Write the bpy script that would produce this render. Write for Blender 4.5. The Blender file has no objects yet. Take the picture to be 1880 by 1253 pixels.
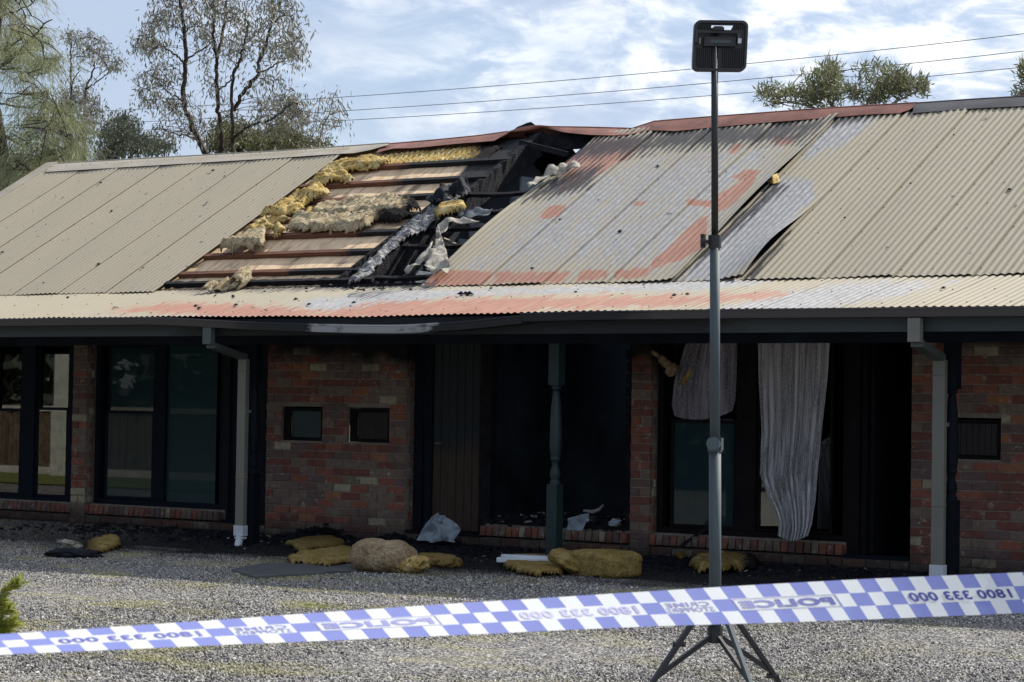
import bpy, bmesh, math, random
import numpy as np
from mathutils import Vector, Matrix, noise as mnoise
random.seed(7); np.random.seed(7)
S = bpy.context.scene
COL = S.collection

# ------------------------------------------------------------------ camera, sky, sun, exposure
FPX, CXP, CYP = 4182.0, 940.0, 626.5            # photograph: 1880 x 1253 px
YAW = math.atan(FPX/6088.); ROLL = math.radians(.92); PITCH = math.atan(121/FPX)
CAM = np.array([0., -18.5, 1.40])
_s, _c = math.sin(YAW), math.cos(YAW)
FW = np.array([-_s*math.cos(PITCH), _c*math.cos(PITCH), math.sin(PITCH)])
_rt = np.array([_c, _s, 0.]); _up = np.cross(_rt, FW)
RT = _rt*math.cos(ROLL)+_up*math.sin(ROLL); UP = -_rt*math.sin(ROLL)+_up*math.cos(ROLL)
cd = bpy.data.cameras.new('camera'); cam = bpy.data.objects.new('camera', cd); COL.objects.link(cam)
cam.matrix_world = Matrix(((RT[0], UP[0], -FW[0], CAM[0]), (RT[1], UP[1], -FW[1], CAM[1]), (RT[2], UP[2], -FW[2], CAM[2]), (0, 0, 0, 1)))
cd.sensor_width = 36; cd.lens = FPX/1880*36; cd.clip_end = 3000; cd.clip_start = .1
cd.dof.use_dof = True; cd.dof.focus_distance = 20; cd.dof.aperture_fstop = 24
S.camera = cam

SUN_EL, SUN_AZ = math.radians(43.5), math.radians(24)        # azimuth from +Y towards +X: sun behind the building, to the right
sd = np.array([math.sin(SUN_AZ)*math.cos(SUN_EL), math.cos(SUN_AZ)*math.cos(SUN_EL), math.sin(SUN_EL)])
sl = bpy.data.lights.new('sun', 'SUN'); sl.energy = 5.0; sl.angle = math.radians(.6); sl.color = (1, .945, .86)
so = bpy.data.objects.new('sun', sl); COL.objects.link(so); so.location = (0, 0, 30)
so.rotation_euler = Vector(-sd).to_track_quat('-Z', 'Y').to_euler()

W = bpy.data.worlds.new('World'); S.world = W; W.use_nodes = True
nt = W.node_tree; nt.nodes.clear(); N = nt.nodes.new; L = nt.links.new
out = N('ShaderNodeOutputWorld'); bg = N('ShaderNodeBackground'); bg.inputs[1].default_value = .088
sky = N('ShaderNodeTexSky'); sky.sky_type = 'NISHITA'; sky.sun_disc = False
sky.sun_elevation = SUN_EL; sky.sun_rotation = SUN_AZ; sky.altitude = 60; sky.air_density = 1.0; sky.dust_density = .5; sky.ozone_density = 2.0
tc = N('ShaderNodeTexCoord')
mp = N('ShaderNodeMapping'); mp.inputs['Scale'].default_value = (1, 1, 2.6); mp.inputs['Rotation'].default_value = (0, .12, 0)
L(tc.outputs['Generated'], mp.inputs[0])
def wnoise(scale, det, rough, dist, off):
    m2 = N('ShaderNodeMapping'); m2.inputs['Location'].default_value = off; L(mp.outputs[0], m2.inputs[0])
    n = N('ShaderNodeTexNoise'); n.inputs['Scale'].default_value = scale; n.inputs['Detail'].default_value = det
    n.inputs['Roughness'].default_value = rough; n.inputs['Distortion'].default_value = dist; L(m2.outputs[0], n.inputs[0]); return n.outputs['Fac']
def wm(op, a, b=None, cl=False):
    m = N('ShaderNodeMath'); m.operation = op; m.use_clamp = cl
    for i, v in enumerate((a, b)):
        if v is None: continue
        if isinstance(v, (int, float)): m.inputs[i].default_value = v
        else: L(v, m.inputs[i])
    return m.outputs[0]
def wramp(f, pts):
    r = N('ShaderNodeValToRGB'); e = r.color_ramp.elements
    while len(e) < len(pts): e.new(.5)
    for i, (p, c) in enumerate(pts): e[i].position = p; e[i].color = (*c, 1)
    L(f, r.inputs[0]); return r.outputs[0]
def wmix(f, a, b):
    m = N('ShaderNodeMixRGB')
    for i, v in enumerate((f, a, b)):
        if isinstance(v, (int, float)): m.inputs[i].default_value = v
        elif isinstance(v, tuple): m.inputs[i].default_value = (*v, 1)
        else: L(v, m.inputs[i])
    return m.outputs[0]
# cloud bank: broad edge running down to the right, broken by noise
dp = N('ShaderNodeVectorMath'); dp.operation = 'DOT_PRODUCT'; L(tc.outputs['Generated'], dp.inputs[0])
bank_n = RT*1.0 + UP*.75
dp.inputs[1].default_value = tuple(bank_n)
big = wnoise(9, 5, .55, .6, (3.1, 1.7, .4))
bank = wm('ADD', wm('MULTIPLY', dp.outputs['Value'], 5.0), wm('MULTIPLY', wm('SUBTRACT', big, .5), 2.2))
bank = wm('ADD', bank, .14, True)
det = wnoise(24, 8, .62, .35, (0, 0, 0)); det2 = wnoise(7, 4, .5, .2, (5, 2, 1))
veil = wramp(det2, [(.35, (.24, .24, .24)), (.62, (.72, .72, .72))])
puff = wramp(det, [(.38, (0, 0, 0)), (.56, (1, 1, 1))])
cov = wm('MULTIPLY', bank, wm('ADD', wm('MULTIPLY', puff, .62), .38), True)
base = wmix(veil, sky.outputs[0], (4.5, 5.1, 6.5))
cloud = wramp(det, [(.34, (.40, .49, .70)), (.47, (.62, .70, .84)), (.62, (1.06, 1.07, 1.08))])
cl10 = N('ShaderNodeMixRGB'); cl10.blend_type = 'MULTIPLY'; cl10.inputs[0].default_value = 1; L(cloud, cl10.inputs[1]); cl10.inputs[2].default_value = (8.6, 8.7, 8.8, 1)
L(wmix(cov, base, cl10.outputs[0]), bg.inputs[0]); L(bg.outputs[0], out.inputs[0])

S.view_settings.view_transform = 'Standard'; S.view_settings.look = 'None'
S.view_settings.exposure = 0.56; S.view_settings.gamma = 1; S.view_settings.use_curve_mapping = False
S.cycles.max_bounces = 6; S.cycles.transparent_max_bounces = 24; S.cycles.diffuse_bounces = 3

# ------------------------------------------------------------------ helpers
def ray(x, y): return FW + RT*(x-CXP)/FPX - UP*(y-CYP)/FPX
def onY(x, y, Y): d = ray(x, y); return CAM + d*(Y-CAM[1])/d[1]
def onZ(x, y, Z): d = ray(x, y); return CAM + d*(Z-CAM[2])/d[2]
def onPl(x, y, n, p0): n = np.array(n, float); d = ray(x, y); return CAM + d*(((np.array(p0)-CAM)@n)/(d@n))
def px(P):
    V = np.asarray(P, float).reshape(-1, 3)-CAM; z = V@FW
    return np.stack([CXP+FPX*(V@RT)/z, CYP-FPX*(V@UP)/z], 1)
JY, JZ, SM, SV = -.76, 2.56, .568, .238          # junction line of the two roof pitches and their slopes
def zmain(Y): return JZ+(Y-JY)*SM
def zver(Y): return JZ-.012+(Y-JY)*SV
def onMain(x, y, off=0): return onPl(x, y, (0, -SM, 1), (0, JY, JZ+off))
def sstep(a, b, x): t = np.clip((np.asarray(x, float)-a)/(b-a), 0, 1); return t*t*(3-2*t)
def gz(X, Y):
    return -.10*sstep(-1.7, -4.6, Y)*np.clip((-6.0-X)/9.0+.15, .12, 1.15)

def polymask(P, poly, w=4.0):
    """soft inside-mask of a polygon, P Nx2"""
    poly = np.array(poly, float); n = len(poly)
    inside = np.zeros(len(P), bool); dmin = np.full(len(P), 1e9)
    for i in range(n):
        a, b = poly[i], poly[(i+1) % n]
        c = ((a[1] > P[:, 1]) != (b[1] > P[:, 1]))
        with np.errstate(divide='ignore', invalid='ignore'):
            xi = (b[0]-a[0])*(P[:, 1]-a[1])/(b[1]-a[1])+a[0]
        inside ^= c & (P[:, 0] < xi)
        ab = b-a; t = np.clip(((P-a)@ab)/(ab@ab+1e-9), 0, 1); d = np.linalg.norm(P-(a+t[:, None]*ab), axis=1); dmin = np.minimum(dmin, d)
    sd_ = np.where(inside, dmin, -dmin)
    return np.clip(.5+sd_/(2*w), 0, 1)

def link(name, me, m=None, parent=None, mats=None):
    o = bpy.data.objects.new(name, me); COL.objects.link(o)
    if mats:
        for k in mats: me.materials.append(k)
    elif m is not None and not me.materials: me.materials.append(m)
    if parent is not None: o.parent = parent; o.matrix_parent_inverse = parent.matrix_world.inverted() if False else Matrix.Translation(-Vector(wloc(parent)))
    return o
def wloc(o):
    v = Vector((0, 0, 0)) + o.location
    # all parents are unrotated, and parts store world-space placement
    return v if o.parent is None else v
def tag(o, label, cat, group=None, kind=None):
    if label: o['label'] = label
    if cat: o['category'] = cat
    if group: o['group'] = group
    if kind: o['kind'] = kind
    return o
def thing(name, label, cat, loc=(0, 0, 0), group=None):
    o = bpy.data.objects.new(name, None); COL.objects.link(o); o.location = tuple(loc); o.empty_display_size = .1
    return tag(o, label, cat, group)

class MB:
    def __init__(s): s.v = []; s.f = []; s.mi = []; s.cm = 0
    def add(s, vs, fs):
        b = len(s.v); s.v += [tuple(map(float, v)) for v in vs]
        for f in fs: s.f.append(tuple(b+i for i in f)); s.mi.append(s.cm)
    def box(s, x0, x1, y0, y1, z0, z1):
        s.add([(x0, y0, z0), (x1, y0, z0), (x1, y1, z0), (x0, y1, z0), (x0, y0, z1), (x1, y0, z1), (x1, y1, z1), (x0, y1, z1)],
              [(3, 2, 1, 0), (4, 5, 6, 7), (0, 1, 5, 4), (1, 2, 6, 5), (2, 3, 7, 6), (3, 0, 4, 7)]); return s
    def bar(s, a, b, w, h, upv=(0, 0, 1)):
        a = Vector(a); b = Vector(b); d = (b-a).normalized(); sx = d.cross(Vector(upv)); sx = sx.normalized() if sx.length > 1e-6 else Vector((1, 0, 0)); u = sx.cross(d).normalized()
        vs = [p+sx*i*w/2+u*j*h/2 for p in (a, b) for i, j in ((-1, -1), (1, -1), (1, 1), (-1, 1))]
        s.add(vs, [(0, 1, 2, 3), (7, 6, 5, 4), (0, 4, 5, 1), (1, 5, 6, 2), (2, 6, 7, 3), (3, 7, 4, 0)]); return s
    def tube(s, pts, rad, n=8, caps=True):
        pts = [Vector(p) for p in pts]; m = len(pts)
        if not hasattr(rad, '__len__'): rad = [rad]*m
        ref = Vector((.31, .95, .08)); rings = []
        for i, p in enumerate(pts):
            d = (pts[min(i+1, m-1)]-pts[max(i-1, 0)]).normalized()
            a = d.cross(ref); a = a.normalized() if a.length > .05 else d.cross(Vector((1, 0, 0))).normalized(); b = d.cross(a)
            rings.append([p+(a*math.cos(2*math.pi*k/n)+b*math.sin(2*math.pi*k/n))*rad[i] for k in range(n)])
        vs = [v for r in rings for v in r]; fs = []
        for i in range(m-1):
            for k in range(n): fs.append((i*n+k, i*n+(k+1) % n, (i+1)*n+(k+1) % n, (i+1)*n+k))
        if caps: fs.append(tuple(range(n))[::-1]); fs.append(tuple((m-1)*n+k for k in range(n)))
        s.add(vs, fs); return s
    def lathe(s, x, y, prof, n=20):
        vs = []; fs = []
        for z, r in prof:
            vs += [(x+r*math.cos(2*math.pi*k/n), y+r*math.sin(2*math.pi*k/n), z) for k in range(n)]
        for i in range(len(prof)-1):
            for k in range(n): fs.append((i*n+k, i*n+(k+1) % n, (i+1)*n+(k+1) % n, (i+1)*n+k))
        s.add(vs, fs); return s
    def mesh(s, name, smooth=False):
        me = bpy.data.meshes.new(name); me.from_pydata(s.v, [], s.f); me.update()
        if any(s.mi): me.polygons.foreach_set('material_index', s.mi)
        if smooth: me.polygons.foreach_set('use_smooth', [True]*len(me.polygons))
        return me
    def build(s, name, m, parent=None, smooth=False, mats=None): return link(name, s.mesh(name, smooth), m, parent, mats)
def bevel(o, w=.004, seg=1):
    md = o.modifiers.new('bevel', 'BEVEL'); md.width = w; md.segments = seg; md.limit_method = 'ANGLE'; return o
def attr(me, name, vals):
    a = me.attributes.new(name, 'FLOAT', 'POINT'); a.data.foreach_set('value', np.asarray(vals, np.float32))
def verts(me):
    a = np.empty(len(me.vertices)*3, np.float32); me.vertices.foreach_get('co', a); return a.reshape(-1, 3).astype(float)

# ------------------------------------------------------------------ materials
class M:
    def __init__(s, name, rough=.7, spec=.3, metal=0):
        s.m = bpy.data.materials.new(name); s.m.use_nodes = True; s.t = s.m.node_tree; s.n = s.t.nodes; s.b = s.n['Principled BSDF']
        s.b.inputs['Roughness'].default_value = rough; s.b.inputs['Specular IOR Level'].default_value = spec; s.b.inputs['Metallic'].default_value = metal
        s._c = None
    def new(s, t): return s.n.new(t)
    def lk(s, a, b): s.t.links.new(a, b)
    def co(s, scale=(1, 1, 1), rot=(0, 0, 0), kind='Object'):
        if kind == 'World':
            g = s.new('ShaderNodeNewGeometry'); o_ = g.outputs['Position']
        else:
            c = s.new('ShaderNodeTexCoord'); o_ = c.outputs[kind]
        m = s.new('ShaderNodeMapping'); m.inputs['Scale'].default_value = scale; m.inputs['Rotation'].default_value = rot; s.lk(o_, m.inputs[0]); return m.outputs[0]
    def noise(s, scale=5, det=4, rough=.55, co=None, dist=0):
        n = s.new('ShaderNodeTexNoise'); n.inputs['Scale'].default_value = scale; n.inputs['Detail'].default_value = det; n.inputs['Roughness'].default_value = rough; n.inputs['Distortion'].default_value = dist
        s.lk(co if co is not None else s.co(kind='World'), n.inputs[0]); return n.outputs['Fac']
    def math(s, op, a, b=None, cl=False):
        m = s.new('ShaderNodeMath'); m.operation = op; m.use_clamp = cl
        for i, v in enumerate((a, b)):
            if v is None: continue
            if isinstance(v, (int, float)): m.inputs[i].default_value = v
            else: s.lk(v, m.inputs[i])
        return m.outputs[0]
    def ramp(s, f, pts, inter='LINEAR'):
        r = s.new('ShaderNodeValToRGB'); e = r.color_ramp.elements; r.color_ramp.interpolation = inter
        while len(e) < len(pts): e.new(.5)
        for i, (p, c) in enumerate(pts):
            e[i].position = p; e[i].color = (*c, 1) if hasattr(c, '__len__') else (c, c, c, 1)
        s.lk(f, r.inputs[0]); return r.outputs[0]
    def mix(s, f, a, b, mode='MIX'):
        m = s.new('ShaderNodeMixRGB'); m.blend_type = mode
        for i, v in enumerate((f, a, b)):
            if isinstance(v, (int, float)): m.inputs[i].default_value = v if i == 0 else (v, v, v, 1)
            elif isinstance(v, tuple): m.inputs[i].default_value = (*v, 1)
            else: s.lk(v, m.inputs[i])
        return m.outputs[0]
    def at(s, name):
        a = s.new('ShaderNodeAttribute'); a.attribute_name = name; return a.outputs['Fac']
    def rnd(s):
        return s.new('ShaderNodeObjectInfo').outputs['Random']
    def col(s, c):
        if isinstance(c, tuple): s.b.inputs['Base Color'].default_value = (*c, 1)
        else: s.lk(c, s.b.inputs['Base Color'])
        return s
    def rough(s, r): s.lk(r, s.b.inputs['Roughness']); return s
    def bump(s, h, dist=.01, st=1):
        b = s.new('ShaderNodeBump'); b.inputs['Distance'].default_value = dist; b.inputs['Strength'].default_value = st; s.lk(h, b.inputs['Height']); s.lk(b.outputs[0], s.b.inputs['Normal']); return s

def simple(name, c, rough=.6, spec=.3, var=.25, scale=6, bump=.0, metal=0):
    m = M(name, rough, spec, metal); n = m.noise(scale, 6, .6)
    lo = tuple(x*(1-var) for x in c); hi = tuple(min(1, x*(1+var)) for x in c)
    m.col(m.ramp(n, [(.3, lo), (.7, hi)]))
    if bump: m.bump(m.noise(scale*6, 4), bump)
    return m.m

# painted corrugated steel with burnt areas: attributes rust, bare, soot
def roof_mat(name):
    m = M(name, .48, .35)
    co = m.co((1, 1, 1), kind='World')
    streak = m.co((9, .9, .9), kind='World')
    n1 = m.noise(3.2, 8, .62, streak); n2 = m.noise(26, 5, .6, m.co((1.6, .5, .5), kind='World')); nb = m.noise(1.1, 4, .5, co)
    nf = m.noise(60, 3, .6, co)
    cream = m.mix(m.math('MULTIPLY', nb, .5), (.305, .266, .190), (.262, .235, .180))
    cream = m.mix(m.ramp(n1, [(.52, 0), (.75, .5)]), cream, (.21, .19, .148))
    cream = m.mix(m.ramp(m.rnd(), [(0, 0), (1, .30)]), cream, (.245, .217, .162))
    def thr(name, k, lo, hi, nn=None):
        a = m.at(name); s1 = m.math('ADD', a, m.math('MULTIPLY', m.math('SUBTRACT', nn if nn is not None else n1, .5), k)); return m.ramp(s1, [(lo, 0), (hi, 1)])
    nst = m.noise(2.0, 7, .65, m.co((16, 1.6, 1.6), kind='World')); nmx = m.math('ADD', m.math('MULTIPLY', m.math('SUBTRACT', m.math('ADD', n1, nst), 1.0), 1.35), .5)
    bare = thr('bare', 1.0, .36, .72, nmx)
    rust = thr('rust', 1.0, .44, .60, nmx)
    soot = thr('soot', 1.0, .32, .72, nmx)
    metal_c = m.ramp(n2, [(.3, (.20, .20, .205)), (.7, (.33, .328, .325))])
    rust_c = m.mix(m.ramp(n1, [(.3, 0), (.7, 1)]), (.24, .105, .072), (.34, .175, .122))
    rust = m.math('MULTIPLY', rust, m.ramp(nst, [(.28, .6), (.50, 1)]))
    c = m.mix(bare, cream, metal_c); c = m.mix(rust, c, rust_c)
    c = m.mix(m.math('MULTIPLY', soot, .93), c, (.016, .016, .020))
    specks = m.ramp(m.noise(5.5, 2, .5, m.co((2.2, 1, 1), kind='World')), [(.735, 0), (.75, 1)])
    c = m.mix(m.math('MULTIPLY', specks, .8), c, (.05, .04, .035))
    m.col(c); m.lk(m.math('MULTIPLY', bare, .12), m.b.inputs['Metallic'])
    m.rough(m.ramp(n2, [(.2, .42), (.8, .6)])); m.bump(nf, .0012, .6)
    return m.m
M_ROOF = roof_mat('painted_corrugated_steel')

def timber(name, c1, c2, charc=(.010, .010, .013)):
    m = M(name, .75, .25); g = m.noise(3, 6, .6, m.co((1.2, 14, 14), kind='World')); h = m.noise(5, 5, .6)
    c = m.ramp(g, [(.3, c1), (.7, c2)])
    a = m.math('ADD', m.at('char'), m.math('MULTIPLY', m.math('SUBTRACT', h, .5), .9))
    c = m.mix(m.ramp(a, [(.34, 0), (.60, 1)]), c, charc); m.col(c); m.bump(g, .003); return m.m
M_BATTEN = timber('reddish_batten_timber', (.085, .036, .022), (.17, .078, .046))
def plank_mat():
    m = M('pale_lining_board', .7, .25)
    g = m.noise(2.2, 7, .62, m.co((11, 1.3, 1.3), kind='World')); h = m.noise(2.3, 6, .62, m.co((3, 1, 1), kind='World'))
    c = m.ramp(g, [(.26, (.34, .21, .11)), (.45, (.60, .43, .27)), (.72, (.76, .60, .42))])
    scorch = m.ramp(h, [(.52, 0), (.66, 1)]); c = m.mix(m.math('MULTIPLY', scorch, .75), c, (.075, .055, .045))
    a = m.math('ADD', m.at('char'), m.math('MULTIPLY', m.math('SUBTRACT', h, .5), 1.1))
    c = m.mix(m.ramp(a, [(.42, 0), (.66, 1)]), c, (.012, .012, .014)); m.col(c); m.bump(g, .003); return m.m
M_PLANK = plank_mat()
def char_mat():
    m = M('charred_timber', .85, .12)
    v = m.new('ShaderNodeTexVoronoi'); v.inputs['Scale'].default_value = 60; m.lk(m.co((.6, 1, 1.0), kind='World'), v.inputs[0])
    c = m.ramp(m.noise(9, 5), [(.3, (.006, .006, .008)), (.62, (.018, .018, .022)), (.82, (.035, .035, .04))]); m.col(c); m.bump(v.outputs['Distance'], .008, .8); return m.m
M_CHAR = char_mat()
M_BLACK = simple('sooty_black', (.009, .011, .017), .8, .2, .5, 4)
def ash_mat():
    m = M('white_ash_flakes', .9, .1); n = m.noise(14, 7, .7); f = m.noise(55, 3, .6)
    m.col(m.mix(m.ramp(f, [(.36, .7), (.50, 0)]), m.ramp(n, [(.34, (.03, .03, .032)), (.48, (.17, .17, .175)), (.64, (.46, .46, .46))]), (.03, .03, .03))); m.bump(f, .012, 1); return m.m
M_ASH = ash_mat()
M_TORN = simple('torn_foil_paper', (.30, .28, .24), .75, .2, .5, 14, .012)
def insul(name, c1, c2, c3, crev_shade=.8):
    m = M(name, .95, .1); co = m.co((1, 1, 1), kind='World')
    n = m.noise(7, 7, .65, co, .5); f = m.noise(70, 4, .7, co)
    c = m.ramp(n, [(.28, c1), (.5, c2), (.72, c3)]); c = m.mix(m.ramp(f, [(.38, .5), (.62, 0)]), c, tuple(x*.4 for x in c1)); g2 = m.noise(20, 6, .7, co, 1.2); c = m.mix(m.ramp(g2, [(.36, crev_shade), (.50, 0)]), c, tuple(x*.22 for x in c1))  # noise paints dark crevice shade into the wool colour
    a = m.math('ADD', m.at('char'), m.math('MULTIPLY', m.math('SUBTRACT', n, .5), .9))
    c = m.mix(m.ramp(a, [(.42, 0), (.75, 1)]), c, (.018, .016, .016)); m.col(c); m.bump(m.math('ADD', m.math('MULTIPLY', f, .5), g2), .022, 1); return m.m
M_INY = insul('yellow_glasswool', (.34, .20, .05), (.64, .47, .18), (.78, .68, .42), 1.0)
M_INC = insul('scorched_cream_glasswool', (.26, .19, .10), (.52, .43, .28), (.66, .58, .42))
M_INB = insul('browned_glasswool', (.19, .125, .07), (.40, .30, .185), (.56, .46, .32), .55)
M_ING = insul('mustard_glasswool', (.20, .13, .04), (.34, .245, .085), (.48, .38, .18), .45)

def brick_mat(name, c1, c2, pat=.0):
    m = M(name, .9, .15); co = m.co((1, 1, 1), kind='World')
    n = m.noise(16, 6, .65, co); f = m.noise(70, 3, .6, co); big = m.noise(2.6, 5, .6, co)
    c = m.ramp(n, [(.3, c1), (.7, c2)])
    wash = m.ramp(m.noise(11, 5, .72, m.co((1.0, 1, 1.5), kind='World'), .1), [(.575, 0), (.66, .85)]); wash = m.math('MULTIPLY', wash, m.ramp(m.noise(2.2, 2), [(.40, .15), (.52, 1)]))
    c = m.mix(wash, c, (.46, .43, .36))
    c = m.mix(m.math('MULTIPLY', m.ramp(big, [(.45, 0), (.75, 1)]), .45), c, (.10, .085, .08))
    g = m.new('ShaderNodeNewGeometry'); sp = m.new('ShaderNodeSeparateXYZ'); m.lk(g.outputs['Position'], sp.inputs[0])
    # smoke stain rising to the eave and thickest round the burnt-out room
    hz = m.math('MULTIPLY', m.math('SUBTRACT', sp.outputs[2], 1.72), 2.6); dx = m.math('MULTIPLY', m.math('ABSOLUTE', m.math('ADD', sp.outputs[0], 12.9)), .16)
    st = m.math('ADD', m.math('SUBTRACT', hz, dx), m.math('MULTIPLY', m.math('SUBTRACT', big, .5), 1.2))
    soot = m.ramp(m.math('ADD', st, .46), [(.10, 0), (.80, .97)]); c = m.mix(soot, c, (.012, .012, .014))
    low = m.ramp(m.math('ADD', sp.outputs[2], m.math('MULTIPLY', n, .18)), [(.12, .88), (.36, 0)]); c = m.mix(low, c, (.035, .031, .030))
    m.col(c); m.bump(m.math('ADD', m.math('MULTIPLY', f, .4), n), .006, .8); return m.m
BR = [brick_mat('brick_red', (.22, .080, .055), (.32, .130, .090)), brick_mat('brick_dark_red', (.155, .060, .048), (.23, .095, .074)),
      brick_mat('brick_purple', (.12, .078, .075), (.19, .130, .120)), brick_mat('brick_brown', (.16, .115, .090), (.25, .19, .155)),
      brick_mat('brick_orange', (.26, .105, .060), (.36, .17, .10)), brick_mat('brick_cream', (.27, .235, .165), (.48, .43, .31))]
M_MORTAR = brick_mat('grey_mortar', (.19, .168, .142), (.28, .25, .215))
M_BLOCK = simple('smoke_grey_blockwork', (.20, .235, .27), .9, .15, .35, 5, .004)
M_BLOCKJ = simple('dark_block_joint', (.03, .035, .045), .95, .1)
M_GREEN = simple('grey_green_paint', (.075, .088, .084), .5, .35, .12, 3)
M_OLIVE = simple('olive_grey_paint', (.115, .115, .095), .5, .35, .15, 3)
def sooty_paint(name, base, lo, hi):
    m = M(name, .55, .35); n = m.noise(4, 6, .65, m.co((1, 1, 3), kind='World'))
    a = m.math('ADD', m.at('char'), m.math('MULTIPLY', m.math('SUBTRACT', n, .5), .8)); f = m.ramp(a, [(lo, 0), (hi, 1)])
    c = m.mix(f, base, (.012, .014, .018)); b = m.ramp(m.math('ADD', m.at('bare'), m.math('MULTIPLY', m.math('SUBTRACT', n, .5), 1.2)), [(.5, 0), (.7, 1)])
    c = m.mix(b, c, (.30, .31, .33)); m.col(c); m.bump(n, .002); return m.m
M_GUTTER = sooty_paint('gutter_paint', (.055, .047, .046), .35, .65)
M_FASCIA = sooty_paint('fascia_paint', (.036, .048, .052), .35, .65)
M_POST = simple('dark_green_post_paint', (.014, .030, .034), .5, .35, .2, 4)
M_POSTK = simple('post_paint_shaded', (.003, .006, .010), .7, .15, .2, 4)  # darkened copy of the post paint, silhouette shade put into the colour
M_PIPE = simple('grey_beige_downpipe', (.150, .152, .132), .5, .35, .1, 3)
M_PVC = simple('white_pvc', (.50, .55, .62), .4, .4, .1, 8)
M_FRAME = simple('dark_window_frame', (.006, .010, .018), .75, .12, .25, 5)
M_FRAMEB = simple('dark_brown_frame', (.011, .008, .010), .75, .12, .3, 5)
M_HATCHG = simple('green_glass_hatch', (.018, .042, .050), .4, .3, .15, 3)
M_HATCHB = simple('brown_hatch_board', (.026, .019, .022), .55, .3, .25, 6)
def door_mat():
    m = M('scorched_door_board', .6, .3); g = m.noise(3, 6, .6, m.co((12, 12, 1), kind='World')); h = m.noise(3, 5, .6)
    sp = m.new('ShaderNodeSeparateXYZ'); m.lk(m.new('ShaderNodeNewGeometry').outputs['Position'], sp.inputs[0])
    c = m.ramp(g, [(.3, (.040, .024, .020)), (.7, (.066, .042, .034))])
    f = m.ramp(m.math('ADD', sp.outputs[2], m.math('MULTIPLY', m.math('SUBTRACT', h, .5), .9)), [(.75, 0), (1.25, 1)]); c = m.mix(f, c, (.016, .022, .028))
    m.col(c); m.bump(g, .002); return m.m
M_DOOR = door_mat()
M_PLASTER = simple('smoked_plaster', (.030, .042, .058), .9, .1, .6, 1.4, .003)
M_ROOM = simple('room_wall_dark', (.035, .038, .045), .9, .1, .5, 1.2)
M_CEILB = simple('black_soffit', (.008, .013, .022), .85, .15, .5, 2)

def glass_mat(name, tint=(.75, .85, .85), screen=0.0):
    m = M(name); t = m.t; n = m.n; n.remove(m.b)
    o = n['Material Output']; g = m.new('ShaderNodeBsdfGlossy'); g.inputs['Roughness'].default_value = .015; g.inputs[0].default_value = (1, 1, 1, 1)
    tr = m.new('ShaderNodeBsdfTransparent'); tr.inputs[0].default_value = (*tint, 1)
    fr = m.new('ShaderNodeFresnel'); fr.inputs[0].default_value = 1.75; mx = m.new('ShaderNodeMixShader')
    m.lk(fr.outputs[0], mx.inputs[0]); m.lk(tr.outputs[0], mx.inputs[1]); m.lk(g.outputs[0], mx.inputs[2]); last = mx.outputs[0]
    if screen:
        df = m.new('ShaderNodeBsdfDiffuse'); df.inputs[0].default_value = (.026, .055, .064, 1); m2 = m.new('ShaderNodeMixShader'); m2.inputs[0].default_value = screen  # flat teal share painted over the pane to dull its reflections
        m.lk(last, m2.inputs[1]); m.lk(df.outputs[0], m2.inputs[2]); last = m2.outputs[0]
    m.lk(last, o.inputs[0]); return m.m
M_GLASS = glass_mat('window_glass'); M_GLASSD = glass_mat('dulled_window_glass', (.6, .7, .72), .52); M_GLASSW = glass_mat('teal_dulled_glass', (.6, .75, .75), .68); M_SCREEN = glass_mat('insect_screen_glass', (.3, .35, .35), .92)

def lace(name, c=(.62, .64, .74), hole=.35):
    m = M(name, .85, .1); n_ = m.n; o = n_['Material Output']
    co = m.co((30, 30, 16), kind='World'); v = m.new('ShaderNodeTexVoronoi'); v.inputs['Scale'].default_value = 2.6; m.lk(co, v.inputs[0])
    band = m.noise(2.0, 3, .6, m.co((12, 3, .6), kind='World'))
    pat = m.math('MULTIPLY', m.ramp(v.outputs['Distance'], [(.20, 0), (.42, 1)]), m.ramp(band, [(.40, .25), (.60, 1)]))
    c2 = m.mix(pat, c, tuple(x*.42 for x in c)); m.col(c2)
    tr = m.new('ShaderNodeBsdfTransparent'); tl = m.new('ShaderNodeBsdfTranslucent'); tl.inputs[0].default_value = (*c, 1)
    m1 = m.new('ShaderNodeMixShader'); m1.inputs[0].default_value = .3; m.lk(m.b.outputs[0], m1.inputs[1]); m.lk(tl.outputs[0], m1.inputs[2])
    m2 = m.new('ShaderNodeMixShader'); m.lk(m.math('MULTIPLY', pat, hole), m2.inputs[0]); m.lk(m1.outputs[0], m2.inputs[1]); m.lk(tr.outputs[0], m2.inputs[2]); m.lk(m2.outputs[0], o.inputs[0]); return m.m
M_LACE = lace('white_lace', (.97, .96, 1.0), .22); M_LACED = lace('smoke_greyed_lace', (.66, .63, .72), .30)

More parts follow.
